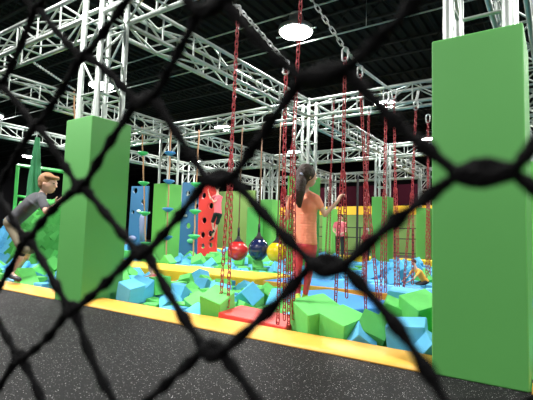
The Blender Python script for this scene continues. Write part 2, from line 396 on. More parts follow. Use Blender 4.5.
ball((-6.947,9.900,0.596),mat('glossy navy plastic',(.008,.015,.07),.12,coat=.6),.285,4.2,'glossy navy blue wrecking ball hanging between the red and yellow ones',1.15)
ball((-6.332,9.900,0.542),mat('glossy yellow plastic',(.80,.55,.01),.15,coat=.5),.285,4.2,'glossy yellow wrecking ball hanging left of the girl')

# ---------------------------------------------------------------- climbing boards with holes
def board(c,w,h,m,holes,label,tilt=0,yawd=0,knobs=()):
    """board standing in the local XZ plane, real round holes cut with a boolean"""
    t=empty('climbing_board',c,label,'climbing board'); t.rotation_euler=(0,R(tilt),R(yawd))
    b=bmesh.new(); box(b,(0,0,h/2),(w,.09,h),bev=.03,seg=3); o=link('panel',b,m,t)
    b=bmesh.new()
    for (x,z,r) in holes:
        q=bmesh.ops.create_cone(b,cap_ends=True,segments=20,radius1=r,radius2=r,depth=.5)
        bmesh.ops.rotate(b,cent=(0,0,0),matrix=Euler((R(90),0,0)).to_matrix(),verts=q['verts']); bmesh.ops.translate(b,vec=(x,0,z),verts=q['verts'])
    cu=link('cut',b,None); md=o.modifiers.new('b','BOOLEAN'); md.object=cu; md.solver='EXACT'; cu.parent=t
    dg=bpy.context.evaluated_depsgraph_get(); me=bpy.data.meshes.new_from_object(o.evaluated_get(dg)); o.modifiers.clear(); o.data=me
    bpy.data.objects.remove(cu)
    for (x,z,r,mm) in knobs:
        b=bmesh.new(); bmesh.ops.create_uvsphere(b,u_segments=14,v_segments=8,radius=r); bmesh.ops.scale(b,vec=(1.3,.5,.7),verts=b.verts); bmesh.ops.translate(b,vec=(x,-.07,z),verts=b.verts)
        link('hand_hold',b,mm,t,True)
LIL=mat('lilac hold',(.22,.25,.42),.5)
WH=mat('pale hold',(.75,.85,.8),.5)
board((-15.286,12.500,-0.088),.98,3.05,BOARDB,[(-.25,2.85,.13),(.25,2.35,.12),(-.3,1.9,.09),(.2,1.3,.1)],'blue climbing board with round holes left of the brightly lit green column',1,8,
   [(-.2,.75,.17,LIL),(.05,1.95,.09,WH),(.3,1.1,.08,WH)])
board((-12.215,12.600,0.060),.98,2.95,BOARDB,[(-.2,2.5,.11),(.25,2.0,.1),(-.1,1.2,.12),(.2,.9,.09)],'blue climbing board with round holes right of the brightly lit green column',1,8,
   [(-.25,1.6,.08,WH),(.1,.6,.14,mat('green hold',(.1,.5,.2),.5))])
board((-10.995,12.300,0.125),.86,2.75,BOARDR,[(-.2,2.3,.12),(.15,1.9,.12),(-.15,1.35,.12),(.15,.85,.12),(-.2,.8,.12),(.18,.42,.1),(-.18,.38,.1)],'red climbing board with round holes that the child climbs',-1,6)
b=bmesh.new(); tube(b,[(0,0,0),(0,0,.4),(0,0,.9),(0,0,1.15)],[.09,.12,.15,.08],14); o=link('punch_bag',b,LIL,None,True); o.location=(-13.861,11.600,0.596)
tag(o,'pale lilac hanging bag between the left blue board and the climbing rope','bag')

# ---------------------------------------------------------------- green frame and gathered net at left
A0,A1,B0,B1=Vector((-17.168,8.200,3.379)),Vector((-16.948,8.200,2.176)),Vector((-13.185,7.800,2.826)),Vector((-13.235,7.800,1.819))
t=empty('goal_frame',(A0.x,A0.y,0),'bright green square steel frame behind the boy','frame')
def bar(a,c,nm,r=.07):
    b=bmesh.new(); tube(b,[a-t.location,c-t.location],r,4); link(nm,b,FRAMEG,t)
bar(Vector((A0.x,A0.y,-.2)),A0,'post'); bar(A0,B0,'top_bar',.06); bar(A1,B1,'cross_bar',.05); bar(Vector((B0.x,B0.y,-.2)),B0,'post')
b=bmesh.new(); top=Vector((-14.656,7.500,4.033)); bot=Vector((-14.519,7.500,1.917)); ht=top.z-bot.z
prof=[]
for k in range(14):
    z=ht*k/13; r=.20-.14*(k/13)**1.3; prof.append((r,z))
nseg=28; rings=[[b.verts.new(((r*(1+.22*math.sin(j*2*math.pi*7/nseg+z*2)))*math.cos(2*math.pi*j/nseg),(r*(1+.22*math.sin(j*2*math.pi*7/nseg+z*2)))*math.sin(2*math.pi*j/nseg),z)) for j in range(nseg)] for r,z in prof]
for a,c in zip(rings,rings[1:]):
    for j in range(nseg): b.faces.new((a[j],a[(j+1)%nseg],c[(j+1)%nseg],c[j]))
o=link('gathered_net',b,NETG,None,True); o.location=bot; tag(o,'dark green net gathered into a narrow hanging bundle behind the boy','net')

# ---------------------------------------------------------------- background walls
def panel(name,a,c,z0,z1,m,label,y,th=.12):
    b=bmesh.new(); box(b,(0,0,(z1-z0)/2),(abs(c-a),th,z1-z0),bev=.02); o=link(name,b,m); o.location=((a+c)/2,y,z0); tag(o,label,'wall panel'); return o
panel('wall_padding',-17.1,-5.0,0,2.5,OLIVE,'olive green wall padding below the yellow band at the back right',27)
panel('wall_band',-17.1,-5.0,2.5,3.06,mat('yellow wall band',(.85,.48,.02),.5),'yellow band above the olive wall padding at the back right',26.98)
panel('wall_banner',-17.1,-5.0,3.06,4.4,mat('maroon cloth',(.022,.002,.006),1,spec=.1),'dark maroon hanging cloth above the yellow band',27)
b0=(-17.074,19.500,3.454); b1=(-13.978,19.500,3.360)
panel('partition',b0[0],b1[0],-.2,b0[2],OLIVE,'olive green padded partition behind the wrecking balls',19.5)
# low railing at the back
t=empty('railing',(-9.5,22.9,0),'black metal railing in front of the olive back wall','railing')
b=bmesh.new()
for z in (.25,1.0,1.55): tube(b,[(-2.6,0,z),(4.2,0,z)],.03,6)
link('rail',b,BLK,t)
for k in range(8):
    b=bmesh.new(); tube(b,[(-2.6+k*.97,0,0),(-2.6+k*.97,0,1.58)],.035,6); link('post',b,BLK,t)
b=bmesh.new(); tube(b,[(0,0,0),(0,0,4.0)],.06,8); o=link('pole',b,BLK); o.location=(-8.176,20.000,0.876); o.location.z=0; tag(o,'slim black pole standing before the yellow wall band','pole')

# ---------------------------------------------------------------- foam cubes
def cube_mesh(name,m,var):
    b=bmesh.new(); rnd=random.Random(var); box(b,(0,0,0),(1,1,1),bev=.045,seg=2)
    for v in b.verts: v.co*=1+rnd.uniform(-.012,.012)
    me=bpy.data.meshes.new(name); b.to_mesh(me); b.free(); me.materials.append(m); return me
FM={k:[cube_mesh('foam_'+k,mm,q) for q in range(3)] for k,mm in (('g',FG),('b',FB),('d',FD),('t',FDB))}
CN={'g':'light green','b':'light blue','d':'shaded green','t':'dark blue'}
INDIV=[[-4.3,6.058,-0.35,180,0,4,0.294,'g','n2'],
[-5.18,6.436,-0.185,173,48,-20,0.294,'g','n1'],
[-5.64,5.608,-0.077,-91,95,9,0.294,'b','n1'],
[-4.114,4.015,-0.095,-38,-90,128,0.265,'b','n1'],
[-4.829,4.276,-0.14,0,0,-67,0.235,'g','n1'],
[-3.648,6.44,-0.076,-17,-33,110,0.294,'d','n2'],
[-4.958,6.75,-0.095,6,0,90,0.294,'b','n2'],
[-5.515,6.745,-0.08,-8,90,-10,0.294,'t','n1'],
[-4.287,4.333,-0.095,-30,90,115,0.265,'g','n1'],
[-4.76,4.005,-0.134,3,-87,0,0.235,'d','n1'],
[-7.273,4.067,-0.065,-180,0,1,0.265,'b','l'],
[-3.761,5.166,0.098,-36,156,-30,0.265,'b','n2'],
[-3.387,4.014,0.159,32,118,-55,0.294,'g','n1'],
[-6.984,4.286,0.13,0,0,122,0.294,'b','l'],
[-9.655,5.293,-0.114,-90,-3,97,0.294,'g','l'],
[-9.932,4.79,-0.095,-7,-90,22,0.265,'b','l'],
[-4.067,5.27,-0.077,-93,-6,-71,0.265,'b','n2'],
[-8.402,4.02,-0.125,0,-180,0,0.265,'b','l'],
[-8.958,4.03,-0.05,-1,90,179,0.294,'g','l'],
[-3.73,4.056,-0.075,-162,-21,83,0.265,'b','n1'],
[-4.586,5.038,-0.065,-180,0,-12,0.265,'g','n1'],
[-3.848,4.941,-0.125,0,-180,-14,0.265,'g','n2'],
[-4.553,5.724,-0.108,48,95,26,0.265,'g','n1'],
[-6.799,4.045,0.085,-19,-165,32,0.235,'b','l'],
[-4.279,6.676,-0.072,15,81,-44,0.265,'g','n2'],
[-6.158,6.712,0.04,-18,-29,9,0.294,'b','n1'],
[-8.325,4.925,-0.065,0,0,94,0.265,'g','l'],
[-7.794,4.063,-0.056,136,11,-100,0.294,'g','l'],
[-4.643,6.101,-0.125,-90,0,-140,0.265,'g','n2'],
[-8.886,5.313,-0.095,90,0,163,0.265,'g','l'],
[-3.037,4.59,-0.062,80,104,-10,0.265,'d','n2'],
[-4.313,5.588,-0.092,-87,15,69,0.265,'t','n2'],
[-3.949,4.274,0.055,110,-27,69,0.235,'g','n1'],
[-9.505,4.691,-0.013,-38,36,-18,0.265,'b','l'],
[-9.295,5.241,-0.178,-42,-153,60,0.235,'b','l'],
[-9.543,5.661,-0.11,-90,0,-142,0.235,'g','l'],
[-4.877,5.168,-0.073,-8,20,-17,0.265,'g','n1'],
[-10.236,4.636,-0.073,-151,-47,68,0.294,'d','l'],
[-10.546,4.922,-0.095,-90,0,80,0.265,'b','l'],
[-6.537,6.008,-0.024,142,-41,-32,0.235,'g','n1'],
[-6.01,5.204,-0.004,0,67,-170,0.294,'b','n1'],
[-5.122,4.764,-0.107,0,8,-158,0.265,'b','n1'],
[-5.741,6.171,-0.065,0,0,83,0.265,'d','n1'],
[-6.502,5.362,-0.011,0,127,-8,0.265,'b','n1'],
[-3.263,5.223,0.075,75,-59,79,0.265,'b','n2'],
[-7.839,6.408,-0.022,-90,-146,-7,0.294,'b','n1'],
[-10.059,5.363,-0.024,-12,131,-80,0.265,'b','l'],
[-3.556,4.801,-0.078,27,0,149,0.265,'g','n2'],
[-2.672,4.647,-0.077,10,-97,28,0.265,'b','n2'],
[-8.276,4.441,-0.08,-88,-90,0,0.294,'g','l'],
[-7.485,6.469,-0.104,-39,149,-35,0.265,'b','n1'],
[-10.3,5.181,0.091,147,17,39,0.265,'b','l'],
[-7.934,4.565,-0.114,-8,154,0,0.265,'t','l'],
[-4.718,5.439,-0.047,49,-95,23,0.294,'g','n1'],
[-3.88,4.615,0.116,-13,41,-64,0.294,'b','n1'],
[-4.294,5.992,-0.05,0,180,5,0.294,'g','n2'],
[-8.101,4.138,0.058,44,1,91,0.294,'g','l'],
[-6.67,5.093,0.107,42,-7,-92,0.265,'g','n1'],
[-4.594,4.421,-0.016,55,142,26,0.235,'b','n1'],
[-5.976,5.888,-0.065,0,0,176,0.265,'g','n1'],
[-8.582,4.555,-0.032,66,0,0,0.294,'b','l'],
[-8.874,4.797,0.102,127,1,-19,0.235,'g','l'],
[-11.079,5.254,-0.074,-127,61,19,0.265,'b','l'],
[-4.967,4.009,0.144,-82,18,2,0.265,'b','n1'],
[-5.831,6.502,0.007,67,-61,20,0.235,'g','n1'],
[-9.787,5.571,0.12,-57,46,47,0.294,'d','l'],
[-6.069,6.224,0.035,69,164,28,0.235,'g','n1'],
[-3.072,4.885,-0.041,140,11,-84,0.265,'g','n2'],
[-10.692,5.231,0.068,-115,-43,-33,0.265,'b','l'],
[-8.284,6.446,-0.024,141,-31,55,0.294,'d','n1'],
[-5.023,6.089,-0.018,0,42,121,0.294,'g','n1'],
[-10.927,4.966,-0.033,-41,-35,83,0.235,'b','l'],
[-11.576,5.222,-0.032,-46,38,84,0.265,'g','l'],
[-11.767,6.446,-0.068,175,-59,-33,0.235,'b','l'],
[-7.546,6.011,0.048,136,36,83,0.265,'g','n1'],
[-11.89,6.159,0.043,-12,-49,90,0.265,'d','l'],
[-4.974,4.48,-0.12,-11,0,-69,0.235,'g','n1'],
[-5.288,5.846,0.016,-87,55,-81,0.265,'b','n1'],
[-4.785,6.415,-0.034,-72,-130,-1,0.265,'b','n2'],
[-4.617,6.763,-0.095,-67,90,112,0.265,'g','n2'],
[-4.235,6.324,-0.017,-138,-46,-39,0.235,'g','n2'],
[-5.156,4.328,0.123,25,14,21,0.294,'b','n1'],
[-4.858,4.854,0.028,148,-1,8,0.235,'b','n1'],
[-5.1,5.385,-0.026,41,21,-15,0.265,'g','n1'],
[-5.156,4.712,0.167,87,-3,68,0.265,'g','n1'],
[-3.441,10.02,-0.1,0,-90,70,0.3,'b','f3'],
[-6.212,14.448,-0.115,0,0,29,0.27,'b','f3'],
[-11.325,9.587,-0.1,-151,-90,0,0.3,'d','f1'],
[-8.596,9.219,-0.085,-90,0,43,0.33,'b','f1'],
[-8.131,12.242,-0.085,0,0,-172,0.33,'b','f2'],
[-8.332,8.892,-0.085,1,-90,0,0.33,'g','f1'],
[-6.439,9.976,-0.085,-22,90,-148,0.33,'b','f2'],
[-2.914,10.762,-0.1,-7,-90,-53,0.3,'b','f3'],
[-4.402,11.438,-0.1,0,180,-32,0.3,'b','f3'],
[-12.051,9.878,-0.1,0,0,-62,0.3,'b','f1'],
[-5.309,13.343,-0.085,126,-90,0,0.33,'d','f3'],
[-2.34,8.627,-0.1,0,0,27,0.3,'b','f3'],
[-7.585,9.985,-0.085,-16,90,24,0.33,'g','f2'],
[-6.65,9.617,-0.115,24,-90,117,0.27,'b','f2'],
[-9.522,9.39,-0.1,24,-90,0,0.3,'t','f1'],
[-12.797,10.276,-0.085,-90,0,39,0.33,'b','f1'],
[-6.126,9.853,0.142,-44,130,-36,0.3,'b','f2'],
[-3.297,11.105,-0.085,-90,90,30,0.33,'b','f3'],
[-7.245,9.661,-0.085,0,0,-151,0.33,'g','f2'],
[-3.578,14.133,-0.085,0,-180,40,0.33,'g','f3'],
[-7.822,11.579,-0.1,0,0,95,0.3,'g','f2'],
[-6.401,15.327,-0.1,90,0,54,0.3,'b','f3'],
[-3.739,10.876,0.155,21,-53,34,0.27,'b','f3'],
[-15.039,12.186,-0.085,90,0,83,0.33,'b','f1'],
[-6.835,9.88,-0.085,-148,-90,10,0.33,'d','f2'],
[-5.438,12.976,-0.1,-90,0,-56,0.3,'b','f3'],
[-2.764,8.853,-0.1,90,0,-139,0.3,'b','f3'],
[-6.443,14.985,-0.1,151,-90,0,0.3,'b','f3'],
[-2.287,9.645,-0.1,0,0,125,0.3,'b','f3'],
[-7.078,10.581,-0.085,0,0,-67,0.33,'b','f2'],
[-5.777,9.2,-0.1,150,-90,-29,0.3,'g','f2'],
[-6.002,8.885,-0.085,74,90,-37,0.33,'g','f2'],
[-6.1,12.61,-0.022,-58,136,-68,0.27,'b','f3'],
[-9.207,11.446,-0.085,0,180,-56,0.33,'g','f2'],
[-4.098,10.002,-0.085,-180,0,4,0.33,'b','f3'],
[-5.872,13.761,-0.1,0,180,67,0.3,'t','f3'],
[-2.528,9.369,-0.1,-90,0,-46,0.3,'t','f3'],
[-3.846,12.122,-0.019,0,37,146,0.33,'t','f3'],
[-5.406,9.142,-0.085,-90,0,93,0.33,'b','f3'],
[-5.838,14.977,-0.1,150,90,0,0.3,'b','f3'],
[-8.744,10.247,0.091,-22,137,-64,0.27,'g','f2'],
[-11.54,9.339,-0.1,128,-90,0,0.3,'b','f1'],
[-5.715,13.418,-0.1,-90,0,-176,0.3,'b','f3'],
[-3.943,9.62,-0.085,0,0,-6,0.33,'b','f3'],
[-3.449,10.727,-0.085,-142,-90,0,0.33,'b','f3'],
[-6.66,9.218,-0.1,-180,0,-86,0.3,'g','f2'],
[-8.935,8.733,-0.085,5,90,-75,0.33,'b','f1'],
[-7.933,9.402,-0.085,-83,-90,0,0.33,'g','f2'],
[-8.999,9.192,-0.085,-90,0,-154,0.33,'b','f1'],
[-12.378,10.105,-0.1,20,90,0,0.3,'b','f1'],
[-3.221,13.935,-0.085,-31,-90,-85,0.33,'b','f3'],
[-2.874,10.256,-0.1,180,0,-36,0.3,'b','f3'],
[-4.59,11.742,-0.085,-90,0,-35,0.33,'b','f3'],
[-5.273,11.382,0.17,90,0,120,0.3,'t','f3'],
[-9.488,11.251,0.032,-38,19,33,0.3,'g','f2'],
[-4.509,14.233,0.17,0,-180,21,0.3,'b','f3'],
[-4.341,9.667,-0.085,-98,90,-63,0.33,'t','f3'],
[-8.333,9.558,0.028,134,22,-27,0.33,'b','f1'],
[-13.361,10.926,-0.085,-90,0,70,0.33,'b','f1'],
[-3.913,8.785,-0.085,0,0,-37,0.33,'b','f3'],
[-7.016,9.115,-0.085,-48,-90,-58,0.33,'b','f2'],
[-3.37,9.191,-0.085,-180,0,22,0.33,'b','f3'],
[-6.089,14.802,-0.1,-147,-90,0,0.3,'b','f3'],
[-8.981,10.818,-0.085,164,90,0,0.33,'g','f2'],
[-6.592,15.603,-0.085,-143,90,0,0.33,'b','f3'],
[-5.23,12.133,-0.085,0,0,-98,0.33,'g','f3'],
[-9.809,11.148,0.124,93,24,-58,0.27,'g','f1'],
[-5.229,12.479,-0.1,-180,0,72,0.3,'g','f3'],
[-2.029,8.798,-0.1,-90,0,178,0.3,'b','f3'],
[-4.583,10.114,-0.1,-5,90,-5,0.3,'b','f3'],
[-7.359,9.196,0.066,37,142,34,0.27,'b','f2'],
[-10.339,12.846,0.159,-124,10,-31,0.3,'g','f2'],
[-16.661,12.996,0.119,-77,-41,-92,0.33,'b','f1'],
[-7.269,8.807,-0.023,0,-58,171,0.33,'g','f2'],
[-7.11,10.126,0.057,-8,126,-58,0.3,'g','f2'],
[-11.135,9.086,-0.1,-157,-90,0,0.3,'b','f1'],
[-10.268,10.135,0.008,128,32,-34,0.3,'b','f1'],
[-8.183,16.45,0.114,26,130,114,0.33,'b','f3'],
[-3.256,11.706,0.089,-93,135,27,0.27,'t','f3'],
[-4.178,10.696,-0.1,180,0,34,0.3,'b','f3'],
[-7.97,8.888,-0.085,-90,0,-83,0.33,'b','f1'],
[-4.78,15.232,0.133,-46,-43,-164,0.3,'t','f3'],
[-12.689,9.951,0.155,94,90,-51,0.27,'g','f1'],
[-7.425,10.317,-0.061,0,-126,118,0.27,'b','f2'],
[-2.958,11.185,0.122,59,-33,29,0.33,'t','f3'],
[-7.448,16.032,0.105,-5,40,-134,0.33,'b','f3'],
[-6.553,13.257,0.011,48,-40,-76,0.3,'g','f3'],
[-3.106,10.089,0.146,-36,-167,-52,0.3,'t','f3'],
[-8.617,11.681,0.088,64,143,-3,0.33,'g','f2'],
[-8.785,9.482,0.141,-41,46,84,0.33,'g','f1'],
[-2.914,9.131,0.082,-13,-45,131,0.27,'t','f3'],
[-15.253,13.203,0.155,80,-90,0,0.27,'t','f1'],
[-3.815,9.249,-0.085,0,180,-5,0.33,'b','f3'],
[-11.584,9.883,0.155,-90,0,-142,0.27,'g','f1'],
[-5.132,14.042,0.146,-9,40,23,0.3,'b','f3'],
[-8.221,11.101,-0.085,2,90,-43,0.33,'b','f2'],
[-6.588,16.554,-0.115,39,90,0,0.27,'b','f3'],
[-12.179,10.435,0.034,-51,39,10,0.33,'g','f1'],
[-4.899,11.427,-0.085,0,0,-92,0.33,'b','f3'],
[-3.741,10.063,0.152,38,-57,159,0.33,'b','f3'],
[-12.245,10.811,0.17,-180,0,-87,0.3,'b','f1'],
[-11.871,9.483,-0.085,0,180,-53,0.33,'b','f1'],
[-9.214,9.533,0.028,28,36,-49,0.33,'b','f1'],
[-10.254,10.694,0.139,-14,-44,23,0.33,'g','f1'],
[-2.459,8.992,-0.1,90,0,25,0.3,'t','f3'],
[-6.037,9.474,0.061,156,-40,-25,0.33,'b','f2'],
[-4.216,8.961,0.086,-38,41,-154,0.33,'b','f3'],
[-8.533,11.303,0.06,154,-50,-12,0.3,'b','f2'],
[-6.445,16.037,-0.115,90,0,150,0.27,'b','f3'],
[-6.259,13.826,0.044,-29,43,-24,0.33,'g','f3'],
[-3.824,14.938,-0.085,-150,90,0,0.33,'b','f3'],
[-10.022,10.321,0.109,-52,8,-52,0.3,'b','f1'],
[-4.789,8.757,0.137,88,-28,-105,0.27,'b','f3'],
[-4.732,16.186,0.014,50,-167,-40,0.33,'b','f3'],
[-3.163,8.897,-0.1,9,-90,0,0.3,'b','f3'],
[-6.678,8.918,-0.061,-37,0,-93,0.27,'b','f2'],
[-11.962,13.992,0.027,-52,-48,-7,0.33,'g','f2'],
[-4.356,13.412,0.054,63,-34,101,0.27,'b','f3'],
[-4.211,12.345,0.17,-180,0,28,0.3,'b','f3'],
[-3.818,13.882,0.155,-180,0,-25,0.27,'b','f3'],
[-8.229,10.73,0.164,-84,9,113,0.27,'g','f2'],
[-9.943,8.599,0.072,-140,-8,89,0.3,'g','f1'],
[-4.648,11.158,-0.115,0,0,-134,0.27,'b','f3'],
[-10.201,8.946,0.069,118,42,6,0.3,'g','f1'],
[-10.349,11.963,0.17,0,-173,-24,0.27,'g','f1'],
[-12.505,14.612,0.127,-52,-17,-147,0.3,'b','f2'],
[-13.013,15.86,0.121,-61,62,51,0.27,'b','f2'],
[-10.873,10.76,0.062,121,-44,88,0.27,'b','f1'],
[-7.235,15.013,0.17,-11,90,-25,0.3,'b','f3'],
[-4.167,16.719,-0.1,-180,0,-5,0.3,'b','f3'],
[-8.758,13.038,0.003,-39,-30,179,0.27,'g','f2'],
[-5.841,11.326,0.155,90,0,43,0.27,'d','f3'],
[-6.815,15.939,-0.085,-142,-90,0,0.33,'g','f3'],
[-4.254,16.074,0.123,44,-20,32,0.3,'b','f3'],
[-7.87,11.005,0.17,-90,0,-120,0.3,'g','f2'],
[-2.658,10.521,0.072,45,172,38,0.3,'g','f3'],
[-12.46,10.397,0.163,41,-33,-48,0.27,'b','f1'],
[-9.259,8.705,0.132,-4,135,5,0.3,'g','f1'],
[-4.508,8.599,0.155,72,-90,-19,0.27,'b','f3'],
[-4.758,10.474,0.041,37,42,-90,0.3,'b','f3'],
[-7.739,11.933,-0.06,52,0,8,0.27,'g','f2'],
[-5.595,11.079,0.039,-132,-13,-54,0.33,'b','f3'],
[-3.968,13.072,0.139,135,15,86,0.33,'b','f3'],
[-4.095,15.137,0.121,43,-19,-100,0.3,'b','f3'],
[-4.551,12.182,0.17,0,0,-88,0.3,'b','f3'],
[-3.649,13.412,0.09,72,41,45,0.3,'b','f3'],
[-14.87,6.912,-0.05,7,38,51,0.31,'b','p'],
[-14.506,6.914,-0.05,-6,33,31,0.31,'b','p'],
[-14.156,6.889,-0.05,18,35,49,0.31,'d','p'],
[-12.749,6.875,-0.05,1,30,37,0.31,'d','p'],
[-12.34,6.9,-0.05,15,38,33,0.31,'d','p'],
[-15.279,6.975,0.2,22,36,34,0.31,'b','p'],
[-14.897,7.012,0.2,-18,20,37,0.31,'b','p'],
[-14.559,7.002,0.2,14,43,49,0.31,'d','p'],
[-14.169,6.994,0.2,8,23,46,0.31,'g','p'],
[-13.11,7.0,0.2,2,45,50,0.31,'g','p'],
[-12.732,6.988,0.2,24,35,29,0.31,'d','p'],
[-12.323,6.981,0.2,-23,25,36,0.31,'d','p'],
[-11.972,7.001,0.2,3,22,57,0.31,'g','p'],
[-11.653,7.026,0.2,-8,29,28,0.31,'d','p'],
[-15.602,7.082,0.45,-7,39,34,0.31,'b','p'],
[-15.254,7.109,0.45,4,34,55,0.31,'b','p'],
[-14.861,7.115,0.45,-5,48,28,0.31,'b','p'],
[-14.492,7.106,0.45,-3,35,32,0.31,'d','p'],
[-13.46,7.071,0.45,-7,30,26,0.31,'g','p'],
[-13.102,7.124,0.45,-7,37,48,0.31,'d','p'],
[-12.7,7.119,0.45,-24,45,53,0.31,'d','p'],
[-12.366,7.073,0.45,-3,28,58,0.31,'d','p'],
[-11.968,7.094,0.45,-6,45,45,0.31,'d','p'],
[-15.601,7.177,0.7,-18,31,28,0.31,'b','p'],
[-15.224,7.214,0.7,6,30,35,0.31,'b','p'],
[-14.841,7.177,0.7,27,25,45,0.31,'d','p'],
[-14.129,7.175,0.7,-23,26,35,0.31,'g','p'],
[-13.799,7.226,0.7,-15,30,29,0.31,'d','p'],
[-13.445,7.212,0.7,-6,34,35,0.31,'d','p'],
[-13.059,7.203,0.7,-7,34,27,0.31,'d','p'],
[-12.73,7.181,0.7,-4,43,56,0.31,'d','p'],
[-12.352,7.192,0.7,-25,40,36,0.31,'d','p'],
[-12.033,7.211,0.7,24,35,32,0.31,'d','p'],
[-15.616,7.306,0.95,22,40,51,0.31,'b','p'],
[-14.537,7.285,0.95,27,45,54,0.31,'d','p'],
[-14.125,7.312,0.95,11,22,55,0.31,'d','p'],
[-13.836,7.311,0.95,-1,44,39,0.31,'d','p'],
[-13.421,7.326,0.95,16,39,58,0.31,'d','p'],
[-13.107,7.292,0.95,19,20,42,0.31,'d','p'],
[-12.693,7.329,0.95,20,38,22,0.31,'d','p'],
[-12.376,7.324,0.95,14,40,33,0.31,'d','p'],
[-14.555,7.384,1.2,6,31,49,0.31,'d','p'],
[-14.2,7.382,1.2,-14,40,33,0.31,'d','p'],
[-13.774,7.382,1.2,22,48,27,0.31,'g','p'],
[-13.444,7.375,1.2,-6,22,36,0.31,'d','p'],
[-13.115,7.422,1.2,11,29,44,0.31,'d','p'],
[-12.692,7.42,1.2,7,50,48,0.31,'d','p'],
[-12.363,7.377,1.2,26,38,44,0.31,'d','p'],
[-14.169,7.475,1.45,9,26,36,0.31,'g','p'],
[-13.809,7.528,1.45,11,47,49,0.31,'d','p'],
[-13.462,7.513,1.45,-3,34,46,0.31,'d','p'],
[-13.064,7.508,1.45,8,20,42,0.31,'d','p'],
[-12.682,7.492,1.45,17,33,34,0.31,'d','p'],
[-15.262,7.62,1.7,17,39,25,0.31,'g','p'],
[-14.153,7.581,1.7,-26,21,33,0.31,'d','p'],
[-13.809,7.618,1.7,27,49,20,0.31,'d','p'],
[-13.42,7.593,1.7,27,33,23,0.31,'d','p'],
[-13.106,7.612,1.7,-17,40,45,0.31,'d','p'],
[-12.714,7.625,1.7,22,43,42,0.31,'d','p']]
